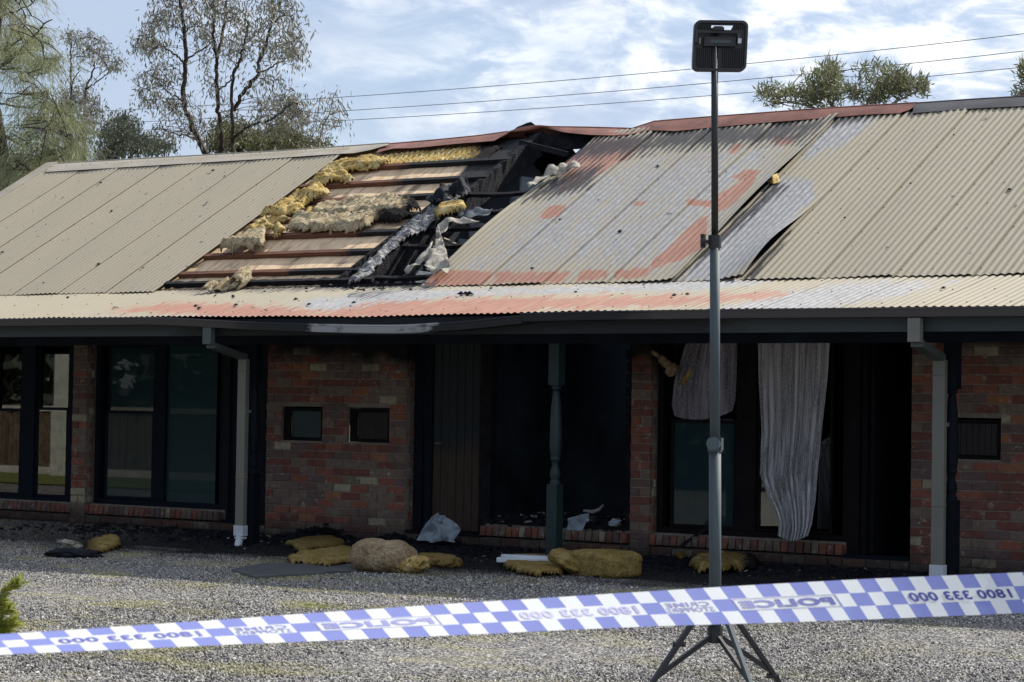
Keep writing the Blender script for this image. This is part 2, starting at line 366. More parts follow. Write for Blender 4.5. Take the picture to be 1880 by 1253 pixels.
def ground_mat(stone=False):
    m = M('gravel_stone' if stone else 'gravel_bed', .9, .2)
    sp = m.new('ShaderNodeSeparateXYZ'); m.lk(m.new('ShaderNodeNewGeometry').outputs['Position'], sp.inputs[0])
    if stone:
        r = m.rnd(); c = m.ramp(r, [(0, (.055, .055, .06)), (.26, (.13, .125, .125)), (.52, (.28, .265, .25)), (.80, (.47, .445, .41)), (1, (.72, .69, .65))])
        c = m.mix(m.ramp(m.noise(60, 3), [(.3, .35), (.7, 0)]), c, (.05, .05, .05))
    else:
        v = m.new('ShaderNodeTexVoronoi'); v.inputs['Scale'].default_value = 62; m.lk(m.co((1, 1, .3), kind='World'), v.inputs[0])
        sv = m.new('ShaderNodeSeparateColor'); m.lk(v.outputs['Color'], sv.inputs[0])
        c = m.ramp(sv.outputs[0], [(0, (.03, .03, .034)), (.45, (.12, .118, .12)), (.8, (.26, .245, .23)), (1, (.48, .46, .43))]); m.bump(v.outputs['Distance'], .012, 1)
    moss = m.ramp(m.noise(1.15, 6, .62, m.co((1, 1.3, 0), kind='World')), [(.50, 0), (.64, .6)])
    mossx = m.ramp(m.math('MULTIPLY', sp.outputs[0], -1.0/20), [(.30, .35), (.46, 1)]); c = m.mix(m.math('MULTIPLY', moss, mossx), c, (.30, .28, .12))
    # wet black char washed out of the burnt rooms
    d = m.math('ADD', sp.outputs[1], m.math('MULTIPLY', m.noise(1.3, 6, .65, m.co((.7, 1.6, 0), kind='World')), 2.0))
    ch = m.ramp(m.math('ADD', m.math('MULTIPLY', d, .35), .96), [(.26, 0), (.50, .975)])
    ex = m.ramp(m.math('MULTIPLY', m.math('ABSOLUTE', m.math('ADD', sp.outputs[0], 12.2)), .1), [(.35, 1), (.75, .35)])
    c = m.mix(m.math('MULTIPLY', ch, ex), c, (.010, .010, .013)); m.col(c); return m.m
M_GRAVEL = ground_mat(); M_STONE = ground_mat(True)

def leaf_mat(name, c1, c2, tr=.35, sp=.25):
    m = M(name, .5, sp); n = m.noise(2.2, 3, .5); w = m.noise(34, 2, .5)
    c = m.ramp(m.math('ADD', m.math('MULTIPLY', n, .5), m.math('MULTIPLY', w, .5)), [(.35, c1), (.65, c2)]); m.col(c)
    t = m.new('ShaderNodeBsdfTranslucent'); m.lk(c, t.inputs[0]); x = m.new('ShaderNodeMixShader'); x.inputs[0].default_value = tr
    m.lk(m.b.outputs[0], x.inputs[1]); m.lk(t.outputs[0], x.inputs[2]); m.lk(x.outputs[0], m.n['Material Output'].inputs[0]); return m.m
M_LGUM = leaf_mat('gum_leaf', (.075, .078, .055), (.26, .255, .195), .35, .45)
M_LCAS = leaf_mat('sheoak_needle', (.13, .15, .07), (.32, .335, .19), .5)
M_LOLV = leaf_mat('olive_bush_leaf', (.065, .072, .032), (.15, .155, .075), .35)
M_LDRK = leaf_mat('grey_green_bush_leaf', (.05, .062, .045), (.12, .14, .10), .35)
M_LRGT = leaf_mat('wattle_leaf', (.075, .088, .040), (.19, .20, .105), .4)
M_LPINE = leaf_mat('young_conifer_needle', (.11, .17, .03), (.42, .42, .08), .5)
M_BARK = simple('dark_gum_bark', (.05, .038, .032), .85, .15, .4, 8, .01)
M_BARKP = simple('pale_branch_bark', (.20, .17, .145), .8, .15, .3, 8, .01)
M_STAND = simple('grey_stand_paint', (.060, .080, .090), .62, .3, .1, 4)
M_STANDK = simple('black_plastic_and_backlit_legs', (.018, .018, .022), .45, .4, .15, 8)
M_WIRE = simple('dark_wire', (.14, .15, .16), .6, .3)

# ------------------------------------------------------------------ ground
def build_ground():
    xs = np.concatenate([[-900, -300, -120, -60], np.arange(-40, 12.01, .5), [20, 60, 150, 400, 900]])
    ys = np.concatenate([[-900, -300, -100, -50], np.arange(-30, 2.01, .25), [4, 8, 15, 30, 60, 150, 400, 1500]])
    X, Y = np.meshgrid(xs, ys); Z = gz(X, Y)
    und = np.array([mnoise.noise(Vector((x*.6, y*.6, 0)))*.012 for x, y in zip(X.ravel(), Y.ravel())]).reshape(X.shape)*((Y < -.2) & (Y > -30)); Z = Z+und
    v = np.stack([X, Y, Z], -1).reshape(-1, 3); nx = len(xs); f = [(j*nx+i, j*nx+i+1, (j+1)*nx+i+1, (j+1)*nx+i) for j in range(len(ys)-1) for i in range(nx-1)]
    me = bpy.data.meshes.new('ground'); me.from_pydata(v.tolist(), [], f); me.update(); me.polygons.foreach_set('use_smooth', [True]*len(f))
    o = link('gravel_ground', me, M_GRAVEL); o['kind'] = 'structure'; return o
build_ground()

def build_stones():
    # real crushed stones over the part of the yard the camera sees, instanced with geometry nodes
    bm = bmesh.new(); bmesh.ops.create_icosphere(bm, subdivisions=1, radius=1)
    for v in bm.verts: v.co *= .72+.5*random.random()
    for v in bm.verts: v.co.z *= .62
    sm = bpy.data.meshes.new('stone_shape'); bm.to_mesh(sm); bm.free(); sm.materials.append(M_STONE)
    so_ = bpy.data.objects.new('stone_shape', sm)
    pts = []
    rng = np.random.default_rng(3)
    n = 440000
    X = rng.uniform(-22.5, -3.2, n); Y = rng.uniform(-10.6, .0, n)
    P = px(np.stack([X, Y, gz(X, Y)], 1)); k = (P[:, 0] > -50) & (P[:, 0] < 1930) & (P[:, 1] < 1290)
    X, Y = X[k], Y[k]; Z = gz(X, Y)+rng.uniform(-.004, .006, len(X))
    me = bpy.data.meshes.new('loose_gravel'); me.vertices.add(len(X)); me.vertices.foreach_set('co', np.stack([X, Y, Z], 1).astype(np.float32).ravel())
    me.attributes.new('sc', 'FLOAT', 'POINT').data.foreach_set('value', (rng.uniform(.0052, .0100, len(X))*(1+.8*(rng.random(len(X)) > .97))).astype(np.float32))
    me.attributes.new('rt', 'FLOAT_VECTOR', 'POINT').data.foreach_set('vector', rng.uniform(0, 6.28, len(X)*3).astype(np.float32))
    o = link('loose_gravel', me, M_STONE); o['kind'] = 'stuff'; tag(o, 'loose grey crushed gravel covering the yard in front of the building', 'gravel')
    g = bpy.data.node_groups.new('gravel_scatter', 'GeometryNodeTree'); g.interface.new_socket('Geometry', in_out='INPUT', socket_type='NodeSocketGeometry'); g.interface.new_socket('Geometry', in_out='OUTPUT', socket_type='NodeSocketGeometry')
    gi = g.nodes.new('NodeGroupInput'); go = g.nodes.new('NodeGroupOutput'); ip = g.nodes.new('GeometryNodeInstanceOnPoints'); oi = g.nodes.new('GeometryNodeObjectInfo')
    COL.objects.link(so_); so_.hide_render = True; so_.hide_viewport = True; so_.location = (0, 30, -3); so_['kind'] = 'stuff'
    oi.inputs[0].default_value = so_
    a1 = g.nodes.new('GeometryNodeInputNamedAttribute'); a1.data_type = 'FLOAT'; a1.inputs[0].default_value = 'sc'
    a2 = g.nodes.new('GeometryNodeInputNamedAttribute'); a2.data_type = 'FLOAT_VECTOR'; a2.inputs[0].default_value = 'rt'
    e2r = g.nodes.new('FunctionNodeEulerToRotation'); lk = g.links.new
    lk(gi.outputs[0], ip.inputs['Points']); lk(oi.outputs['Geometry'], ip.inputs['Instance']); lk(a1.outputs['Attribute'], ip.inputs['Scale']); lk(a2.outputs['Attribute'], e2r.inputs[0]); lk(e2r.outputs[0], ip.inputs['Rotation'])
    lk(ip.outputs[0], go.inputs[0]); md = o.modifiers.new('scatter', 'NODES'); md.node_group = g
    return so_
build_stones()

# ------------------------------------------------------------------ the building
B = thing('motel_building', 'long single storey brick motel with burnt hole in its corrugated roof', 'building', (0, 0, 0))

# ---- wall cores (mortar) and bricks
CO, BL = .0834, .2325                     # course height, brick pitch
def brick_shape(name, L_, H_, D_):
    bm = bmesh.new(); bmesh.ops.create_cube(bm, size=1)
    for v in bm.verts: v.co = Vector((v.co.x*L_, v.co.y*D_, v.co.z*H_))
    bmesh.ops.bevel(bm, geom=bm.edges[:], offset=.005, segments=1, affect='EDGES')
    for v in bm.verts: v.co += Vector((random.uniform(-.003, .003), random.uniform(-.0025, .0025), random.uniform(-.0025, .0025)))
    me = bpy.data.meshes.new(name); bm.to_mesh(me); bm.free(); return me
SHAPES = {}
def brick_mesh(Lr, kind='stretcher'):
    key = (round(Lr, 3), kind, random.randrange(2)); ci = random.choices(range(6), [21, 26, 24, 31, 5, 5])[0]
    key = key+(ci,)
    if key not in SHAPES:
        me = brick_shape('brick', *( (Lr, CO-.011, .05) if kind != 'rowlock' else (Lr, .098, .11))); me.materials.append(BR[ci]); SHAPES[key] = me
    return SHAPES[key]
brick_list = []        # (mesh, matrix, weight)
def put_brick(x, y, z, Lr, rz=0, kind='stretcher', parent=None, tilt=0):
    me = brick_mesh(Lr, kind)
    mx = Matrix.Translation((x, y, z)) @ Matrix.Rotation(rz, 4, 'Z') @ Matrix.Rotation(tilt, 4, 'X')
    brick_list.append((me, mx, kind, parent))
def wall_core(x0, x1, z0, z1, parent, y0=.012, y1=.23, holes=()):
    mb = MB(); xs = sorted({x0, x1} | {h[0] for h in holes} | {h[1] for h in holes}); zs = sorted({z0, z1} | {h[2] for h in holes} | {h[3] for h in holes})
    for i in range(len(xs)-1):
        for k in range(len(zs)-1):
            a, b, c, d = xs[i], xs[i+1], zs[k], zs[k+1]
            if any(h[0]-1e-6 <= a and b <= h[1]+1e-6 and h[2]-1e-6 <= c and d <= h[3]+1e-6 for h in holes): continue
            mb.box(a, b, y0, y1, c, d)
    return mb.build('brick_wall', M_MORTAR, parent)
def lay(x0, x1, z0, n, holes=(), parent=None):
    for r in range(n):
        z = z0+CO*(r+.5); x = x0-(BL/2 if r % 2 else 0)
        while x < x1-.01:
            a, b = max(x, x0), min(x+BL, x1); x += BL
            segs = [(a, b)]
            for h in holes:
                if z > h[2] and z < h[3]:
                    ns = []
                    for (p, q) in segs:
                        if q <= h[0] or p >= h[1]: ns.append((p, q)); continue
                        if p < h[0]: ns.append((p, h[0]))
                        if q > h[1]: ns.append((h[1], q))
                    segs = ns
            for p, q in segs:
                Lr = q-p-.011
                if Lr < .03: continue
                Lr = round(Lr/.02)*.02 if abs(Lr-(BL-.011)) > .01 else BL-.011
                put_brick((p+q)/2, .025+random.uniform(-.002, .002), z, min(Lr, q-p-.004), 0, parent=parent)
def return_bricks(x, z0, n, parent, ylo=.05, yhi=.125):
    for r in range(n):
        z = z0+CO*(r+.5); ln = (yhi-ylo) if r % 2 else (yhi-ylo)-.03
        put_brick(x-.02, yhi-ln/2-.005, z, ln-.01, math.pi/2, parent=parent)
TOPZ = 2.08; NC = 25; Z0 = -.01
holesB = [(-15.66, -15.10, .995, 1.37), (-14.77, -14.22, .995, 1.37)]
holesD = [(-8.16, -7.61, .995, 1.37), (-7.27, -6.72, .995, 1.37)]
for (x0, x1, hol) in ((-18.752, -18.52, ()), (-15.863, -14.0, holesB), (-11.328, -11.105, ()), (-8.445, -6.58, holesD)):
    wc = wall_core(x0+.004, x1-.004, Z0, TOPZ+.35, B, holes=hol); lay(x0, x1, Z0, NC, hol, wc); return_bricks(x1, Z0, NC, wc)
# plinth course and sloping rowlock sills under the windows
for (x0, x1) in ((-21.6, -18.76), (-18.515, -16.50), (-13.05, -11.335), (-11.10, -9.10), (-6.57, -4.4)):
    wc = wall_core(x0, x1, -.02, .105, B, .03, .23)
    k = 0; x = x0
    while x < x1-.02:
        b = min(x+BL, x1); put_brick((x+b)/2, .035, .057, b-x-.011 if b-x > .05 else .04, parent=wc); x += BL
    x = x0+.001
    while x < x1-.04:
        put_brick(x+.0365, .035, .165, .066, 0, 'rowlock', wc, tilt=math.radians(-9)); x += .0775
    MB().box(x0, x1, .085, .23, .105, .235).build('sill_bed', M_MORTAR, B)
for (x0, x1) in ((-16.50, -15.865), (-14.0, -13.05), (-9.10, -8.45)):   # door thresholds
    wc = wall_core(x0, x1, -.02, .10, B, .03, .23); x = x0
    while x < x1-.05:
        b = min(x+BL, x1); put_brick((x+b)/2, .035, .057, b-x-.011, parent=wc); x += BL
    MB().box(x0, x1, .02, .23, .10, .135).build('door_sill', M_FRAME, B)
# the 300 largest in the picture are parts, the rest one joined part
def bw(t):
    me, mx, kind, par = t; p = mx.translation; q = px([p])[0]; vis = -20 < q[0] < 1900 and 620 < q[1] < 1253
    L_ = max(v.co.x for v in me.vertices)*2
    return (1 if vis else 0)*L_*(1/(30+p.x*-1))
for kind, nm in (('stretcher', 'brick'), ('rowlock', 'sill_brick')):
    lst = sorted([t for t in brick_list if t[2] == kind], key=bw, reverse=True)
    for me, mx, _, par in lst[:300]:
        o = bpy.data.objects.new(nm, me); COL.objects.link(o); o.parent = par; o.matrix_world = mx
    rest = lst[300:]
    if rest:
        V = []; F = []; MI = []
        for me, mx, _, _ in rest:
            b = len(V); V += [tuple(mx @ v.co) for v in me.vertices]; ci = BR.index(me.materials[0])
            for p in me.polygons: F.append(tuple(b+i for i in p.vertices)); MI.append(ci)
        me = bpy.data.meshes.new('remaining_bricks'); me.from_pydata(V, [], F); me.update(); me.polygons.foreach_set('material_index', MI)
        o = link('remaining_bricks', me, mats=BR, parent=B); o['kind'] = 'stuff'

# end walls, back wall, partitions, floor, ceilings
MB().box(-21.75, -21.55, 0, 6.2, -.05, 2.5).box(-21.55, -21.50, 0, .23, -.05, 2.4).build('end_wall', BR[3], B)
MB().box(-4.6, -4.4, 0, 6.2, -.05, 2.5).build('end_wall', BR[3], B)
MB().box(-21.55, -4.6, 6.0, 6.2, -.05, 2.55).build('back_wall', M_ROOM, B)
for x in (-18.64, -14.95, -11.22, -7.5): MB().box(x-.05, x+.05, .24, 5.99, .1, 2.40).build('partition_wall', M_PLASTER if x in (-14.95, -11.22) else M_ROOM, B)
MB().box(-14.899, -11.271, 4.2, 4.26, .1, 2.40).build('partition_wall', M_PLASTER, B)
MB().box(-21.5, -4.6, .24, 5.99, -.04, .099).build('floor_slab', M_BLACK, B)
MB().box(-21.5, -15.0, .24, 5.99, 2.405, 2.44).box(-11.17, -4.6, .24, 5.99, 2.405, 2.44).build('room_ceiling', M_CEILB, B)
# lintel zone over all openings, and veranda soffit
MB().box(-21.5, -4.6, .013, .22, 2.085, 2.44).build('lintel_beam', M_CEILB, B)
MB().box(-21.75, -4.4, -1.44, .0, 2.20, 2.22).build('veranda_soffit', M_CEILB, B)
# blockwork party wall seen through the hole, each block a piece
pw = MB().box(-14.40, -14.29, -.45, 4.9, 2.41, 2.6); pwall = None
def roofline(Y, off): return (zmain(Y) if Y < 2.62 else zmain(2*2.62-Y))-off
V = [(-14.29, -.55, 2.41), (-14.29, 5.2, 2.41), (-14.29, 5.2, roofline(5.2, .32)), (-14.29, 2.62, roofline(2.62, .32)), (-14.29, -.2, roofline(-.2, .32))]
mbw = MB(); mbw.add(V+[(x-.1, y, z) for x, y, z in V], [(0, 1, 2, 3, 4), (9, 8, 7, 6, 5)]+[(i, i+5, (i+1) % 5+5, (i+1) % 5) for i in range(5)]); pwall = mbw.build('block_wall', M_BLOCKJ, B)
blk = brick_shape('block', .37, .18, .03); blk.materials.append(M_BLOCK)
for r in range(10):
    z = 2.52+r*.195; y = -.3+(.19 if r % 2 else 0)
    while y < 4.8:
        if z+.1 < roofline(y, .36) and z+.1 < roofline(y+.2, .34) and z+.1 < roofline(y-.2, .34):
            o = bpy.data.objects.new('block', blk); COL.objects.link(o); o.parent = pwall; o.matrix_world = Matrix.Translation((-14.285, y, z)) @ Matrix.Rotation(math.pi/2, 4, 'Z')
        y += .385

# ---- corrugated sheets
PIT = .0716; SW = PIT*10
def sheet(x0, w, y0, y1, zf, rows, name, parent, lift=0.0, warp=None, thick=.0012, end=None):
    per = 8; nc = int(round(w/PIT))*per+5
    us = np.arange(nc)/per*PIT; ts = np.linspace(0, 1, rows+1)
    X = np.repeat((x0+us)[None, :], rows+1, 0); Y = np.repeat((y0+(y1-y0)*ts)[:, None], nc, 1)
    slope = (zf(1.0)-zf(0.0)); nrm = np.array([0, -slope, 1])/math.hypot(1, slope)
    h = .0060*np.cos(us/PIT*2*math.pi)+lift*us/w
    H = np.repeat(h[None, :], rows+1, 0)
    if warp: H = H+warp(X, Y)
    P = np.stack([X, Y+nrm[1]*H, zf(Y)+nrm[2]*H], -1).reshape(-1, 3)
    f = [(j*nc+i, j*nc+i+1, (j+1)*nc+i+1, (j+1)*nc+i) for j in range(rows) for i in range(nc-1)]
    me = bpy.data.meshes.new(name); me.from_pydata(P.tolist(), [], f); me.update(); me.polygons.foreach_set('use_smooth', [True]*len(f))
    return me, P
RUST = [([(1050, 266), (1187, 250), (1160, 285), (1112, 312), (1060, 342), (1025, 352), (1030, 300)], 7), ([(990, 398), (1010, 380), (1040, 374), (1032, 390), (1003, 404)], 4),
        ([(785, 506), (812, 496), (905, 499), (893, 524), (775, 526)], 3), ([(912, 500), (1048, 499), (1030, 520), (902, 522)], 5), ([(1068, 498), (1120, 495), (1112, 514), (1058, 517)], 4),
        ([(1343, 325), (1366, 312), (1397, 312), (1377, 345), (1341, 379), (1315, 391), (1311, 366), (1331, 351), (1359, 333)], 3),
        ([(1301, 393), (1294, 455), (1239, 481), (1193, 496), (1198, 478), (1223, 458), (1254, 427), (1282, 400)], 3), ([(1258, 368), (1312, 368), (1310, 381), (1262, 378)], 3),
        ([(1131, 496), (1195, 492), (1186, 508), (1127, 515)], 4), ([(1410, 248), (1468, 246), (1456, 266), (1428, 268)], 6), ([(1160, 370), (1186, 370), (1184, 379), (1162, 379)], 2), ([(1345, 262), (1368, 262), (1352, 282), (1340, 282)], 4)]
BARE = [([(1050, 300), (1180, 262), (1520, 228), (1240, 516), (800, 512)], 60), ([(1515, 226), (1610, 214), (1560, 262), (1462, 300)], 14),
        ([(1436, 322), (1492, 332), (1500, 362), (1410, 455), (1330, 516), (1240, 520)], 14)]
SOOT = [([(1030, 262), (1260, 232), (1520, 214), (1516, 236), (1470, 262), (1260, 272), (1040, 300)], 13), ([(1500, 214), (1700, 202), (1640, 214), (1530, 232)], 7),
        ([(1040, 315), (1110, 300), (1080, 345), (960, 372), (985, 345)], 9), ([(1418, 336), (1446, 340), (1300, 470), (1240, 520), (1225, 520)], 8), 
        ([(1400, 470), (1452, 425), (1435, 450), (1385, 512), (1360, 514)], 6)]
VRUST = [([(205, 570), (330, 556), (520, 561), (600, 572), (700, 556), (850, 547), (1000, 545), (1300, 541), (1425, 536), (1450, 543), (1290, 560), (1000, 571), (950, 577), (880, 586), (500, 590), (400, 586), (330, 577)], 9)]
VBARE_SHEEN = [([(560, 552), (700, 533), (1000, 528), (1340, 514), (1420, 517), (1300, 534), (1000, 541), (820, 548), (640, 574), (560, 570)], 9), ([(1290, 572), (1350, 556), (1440, 538), (1560, 516), (1760, 518), (1650, 545), (1480, 572)], 14), ([(250, 590), (420, 565), (560, 560), (520, 590)], 20)]  # middle polygon paints silver-white sheen streaks in as bare metal
def paint(me, P, rust, bare, soot):
    q = px(P)
    for nm, lst in (('rust', rust), ('bare', bare), ('soot', soot)):
        v = np.zeros(len(q))
        for poly, w in lst: v = np.maximum(v, polymask(q, poly, w*(1.8 if nm == 'rust' else 1))*(1.0 if nm != 'soot' else .85))
        if nm == 'bare' and lst is BARE: v = np.maximum(np.minimum(v, .56 if False else 1), 0); v = np.where(polymask(q, BARE[0][0], 60) >= v, v*.66, v)
        if nm == 'soot': v = v+.55*np.cos(P[:, 0]/PIT*2*math.pi+VPH)*-1*np.clip(v*4, 0, 1)*np.clip(1.15-v, 0, 1)
        attr(me, nm, v)
VPH = 0.0
RID = 2.62
seam0 = -9.01
def wavy(a, b):
    return lambda X, Y: a*np.sin(X*3.1+Y*1.7+b)*.5
# main slope: sheets left and right of the hole
k = 0
xs_left = [-16.82-SW*(i+1) for i in range(7)][::-1]
xs_right = [seam0+SW*i for i in range(-6, 8)]
for x in xs_left+xs_right:
    left = x < -16
    def warp(X, Y, x=x):
        w = .004*np.sin(X*5+Y*1.3)
        if abs(x-(seam0-SW*2)) < .02:      # the loose silver sheet right of the sooted seam, its edge curling up near the eave
            u = (X-x)/SW; w = w+.085*np.exp(-((Y+.30)/.55)**2)*np.clip(u-.35, 0, 1)**2*2.2
        if abs(x-(seam0-SW*3)) < .02:      # sheet lifted along the sooted seam
            u = (X-x)/SW; w = w+.034*np.clip(u, 0, 1.05)**6*(1+.5*np.sin(Y*2.1))
        if abs(x-(seam0-SW*6)) < .02:
            u = (X-x)/SW; w = w+.03*np.exp(-u*6)*np.sin(Y*2.3+.4)
        return w
    VPH = -x/PIT*2*math.pi
    me, P = sheet(x, SW, JY-.03+random.uniform(-.006, .006), 2.50, lambda Y: zmain(Y)+.012, 54, 'roof_sheet', B, (.006+.006*random.random()) if left else .013, warp)
    paint(me, P, [] if left else RUST, [] if left else BARE, [] if left else SOOT)
    o = link('roof_sheet', me, M_ROOF, B)
    if abs(x-(seam0-SW*2)) < .02: o['label'] = 'bare silver sheet curling up along its right edge'
    if abs(x-(seam0-SW*6)) < .02: o['label'] = 'heat-browned sheet at the edge of the burnt hole'
for (a, b) in ((-21.7, -17.0), (-12.35, -10.3), (-10.3, -4.6)):
    mb = MB(); vs = [(x, y, zmain(y)-.055-d) for d in (0, .01) for x, y in ((a, JY+.02), (b, JY+.02), (b, 2.5), (a, 2.5))]; mb.add(vs, [(0, 1, 2, 3), (7, 6, 5, 4), (0, 4, 5, 1), (1, 5, 6, 2), (2, 6, 7, 3), (3, 7, 4, 0)]); mb.build('gap_blocking_underlay', M_BLACK, B)  # added black underlay, keeps bright sky from showing through the sheet gaps
# far slope: broad sheets
for x0, w in ((-21.85, SW*9), (-15.4, SW*2), (-12.6, SW*12)):
    me, P = sheet(x0, w, 6.5, 2.70, lambda Y: zmain(2*RID-Y)+.012, 6, 'rear_roof_sheet', B); attr(me, 'rust', np.zeros(len(P))); attr(me, 'bare', np.zeros(len(P))); attr(me, 'soot', np.where((P[:, 0] > -16) & (P[:, 0] < -9), 1.0, 0)); link('rear_roof_sheet', me, M_ROOF, B)
# veranda slope
nv = 24
for i in range(nv):
    x = -21.75+SW*i
    me, P = sheet(x, SW, -2.125+random.uniform(-.004, .004), JY+.10, lambda Y: zver(Y)+.004, 26, 'veranda_roof_sheet', B, .003, lambda X, Y: .003*np.sin(X*4+Y*3)-.022*np.exp(-((X+12.9)/1.3)**2)*np.clip((-Y-1.2)/.9, 0, 1))
    paint(me, P, VRUST, VBARE_SHEEN, [([(300, 524), (780, 510), (800, 530), (500, 533), (330, 538)], 7), ([(640, 540), (720, 534), (700, 540), (660, 546)], 8)]); link('veranda_roof_sheet', me, M_ROOF, B)
# roof screws on the sheets
scr = MB()
for x in xs_left+xs_right:
    for yb in (-.70, .0, .45, .83, 1.24, 1.62, 2.02, 2.5):
        for u in (1, 5, 9):
            if -13.4 < x < -10.5 and random.random() < .45: continue
            X = x+PIT*u; zt = zmain(yb)+.012+.0085+.004; scr.box(X-.005, X+.005, yb-.004, yb+.004, zt-.004, zt+.004)
for i in range(nv*10):
    if i % 5 == 0:
        for yb in (-2.0, -1.45, -.92):
            X = -21.75+PIT*i; zt = zver(yb)+.004+.012; scr.box(X-.005, X+.005, yb-.005, yb+.005, zt-.003, zt+.004)
o = scr.build('roof_screws', simple('rusty_screw', (.16, .13, .10), .6), B); o['kind'] = 'stuff'
# barge capping at the left gable
def strip(pts_top, pts_bot, m, name, parent, thick=.004, sub=1, at_=None):
    a = [Vector(p) for p in pts_top]; b = [Vector(p) for p in pts_bot]; mb = MB(); n = len(a)
    fr = Vector(FW)*0
    nrm = Vector((0, -.5, .85)).normalized()*thick
    vs = a+b+[p-nrm for p in a]+[p-nrm for p in b]; fs = []
    for i in range(n-1):
        fs += [(i, n+i, n+i+1, i+1), (2*n+i, 2*n+i+1, 3*n+i+1, 3*n+i), (i, i+1, 2*n+i+1, 2*n+i), (n+i, 3*n+i, 3*n+i+1, n+i+1)]
    fs += [(0, 2*n, 3*n, n), (n-1, 2*n-1, 4*n-1, 3*n-1)]
    mb.add(vs, fs); return mb.build(name, m, parent, smooth=False)
M_CAPC = simple('cream_capping', (.31, .275, .215), .45, .35, .15, 3)
M_CAPR = simple('rust_brown_capping', (.19, .078, .055), .55, .3, .35, 4)
M_CAPG = simple('sooted_capping', (.055, .052, .055), .5, .35, .5, 3)
bx = -21.83
mb = MB(); t = [(bx-.06, JY, zmain(JY)+.03), (bx-.06, RID, zmain(RID)+.03)]
mb.bar((bx-.02, JY-.05, zmain(JY-.05)+.02), (bx-.02, RID, zmain(RID)+.02), .16, .03, (0, -SM, 1)); mb.bar((bx-.09, JY-.05, zmain(JY-.05)-.06), (bx-.09, RID, zmain(RID)-.06), .02, .19, (0, -SM, 1)).build('barge_capping', M_CAPC, B)
# ridge capping: lengths of folded metal; front wing hangs over the sheets, roll along the top
def cap(topx, botx, m, lab=None, roll_r=.013, Yt=RID):
    """topx/botx: outline of the front wing as seen, on the ridge line plane / just above the roof slope"""
    T = [onY(x, y, Yt) for x, y in topx]; Bt = []
    for i, (x, y) in enumerate(botx):
        p = onMain(x, y, .035); Bt.append(p)
    # resample both to common count
    def rs(P, n=26):
        P = np.array(P); d = np.r_[0, np.cumsum(np.linalg.norm(np.diff(P, axis=0), axis=1))]; t = np.linspace(0, d[-1], n); return np.stack([np.interp(t, d, P[:, k]) for k in range(3)], 1)
    T = rs(T); Bt = rs(Bt); o = thing_part('ridge_cap', B)
    n = len(T); rows = 5; mb = MB(); vs = []
    for r in range(rows+1):
        t = r/rows
        for i in range(n):
            p = T[i]*(1-t)+Bt[i]*t; p = p+np.array([0, -.002, .004])*math.sin(t*math.pi); vs.append(p)
    for i in range(n): vs.append(T[i]+np.array([0, .05, .012]))
    for i in range(n): vs.append(T[i]+np.array([0, .24, -.12]))
    order = [rows+2, rows+1]+list(range(rows+1)); fs = []
    for a, b in zip(order[:-1], order[1:]):
        for i in range(n-1): fs.append((a*n+i, b*n+i, b*n+i+1, a*n+i+1))
    mb.add(vs, fs); mb.tube([Vector(p)+Vector((0, .02, .004)) for p in T], roll_r, 10)
    me = mb.mesh('ridge_cap', False); ob = link('ridge_cap', me, m, B); md = ob.modifiers.new('s', 'SOLIDIFY'); md.thickness = .002
    if lab: ob['label'] = lab
    return ob
def thing_part(n, p): return None
cap([(92, 302), (300, 290), (500, 279), (712, 264)], [(84, 316), (300, 303), (500, 291), (615, 283), (660, 281), (714, 266)], M_CAPC)
cap([(706, 266), (800, 258), (880, 250), (930, 243)], [(690, 281), (720, 273), (760, 272), (840, 264), (905, 259), (932, 246)], M_CAPR, 'rust brown ridge cap above the bared battens')
cap([(925, 246), (955, 236), (985, 232), (1010, 234), (1080, 235), (1150, 237), (1165, 238)], [(905, 260), (935, 243), (965, 240), (1000, 235), (1040, 244), (1085, 248), (1130, 249), (1165, 246)], M_CAPR, 'buckled ridge cap lifted over the hole')
cap([(1140, 243), (1160, 237), (1200, 224), (1300, 216), (1380, 210), (1500, 201), (1600, 195), (1682, 190)], [(1135, 252), (1160, 246), (1190, 239), (1240, 241), (1320, 233), (1400, 226), (1500, 218), (1600, 210), (1660, 208), (1684, 192)], M_CAPR)
cap([(1678, 191), (1780, 184), (1900, 177), (2150, 161)], [(1676, 208), (1780, 200), (1900, 194), (2150, 182)], M_CAPG, 'grey sooted ridge cap at the right')
# blackened torn flap standing up behind the buckled cap
fl = [onY(x, y, RID+.12) for x, y in ((936, 244), (950, 233), (958, 230), (967, 226), (975, 224), (983, 230), (990, 236), (975, 246))]
mb = MB(); mb.add([tuple(p) for p in fl]+[tuple(p+np.array([0, .03, -.03])) for p in fl], [tuple(range(8)), tuple(range(15, 7, -1))]+[(i, i+8, (i+1) % 8+8, (i+1) % 8) for i in range(8)]); mb.build('torn_flap', M_BLACK, B)

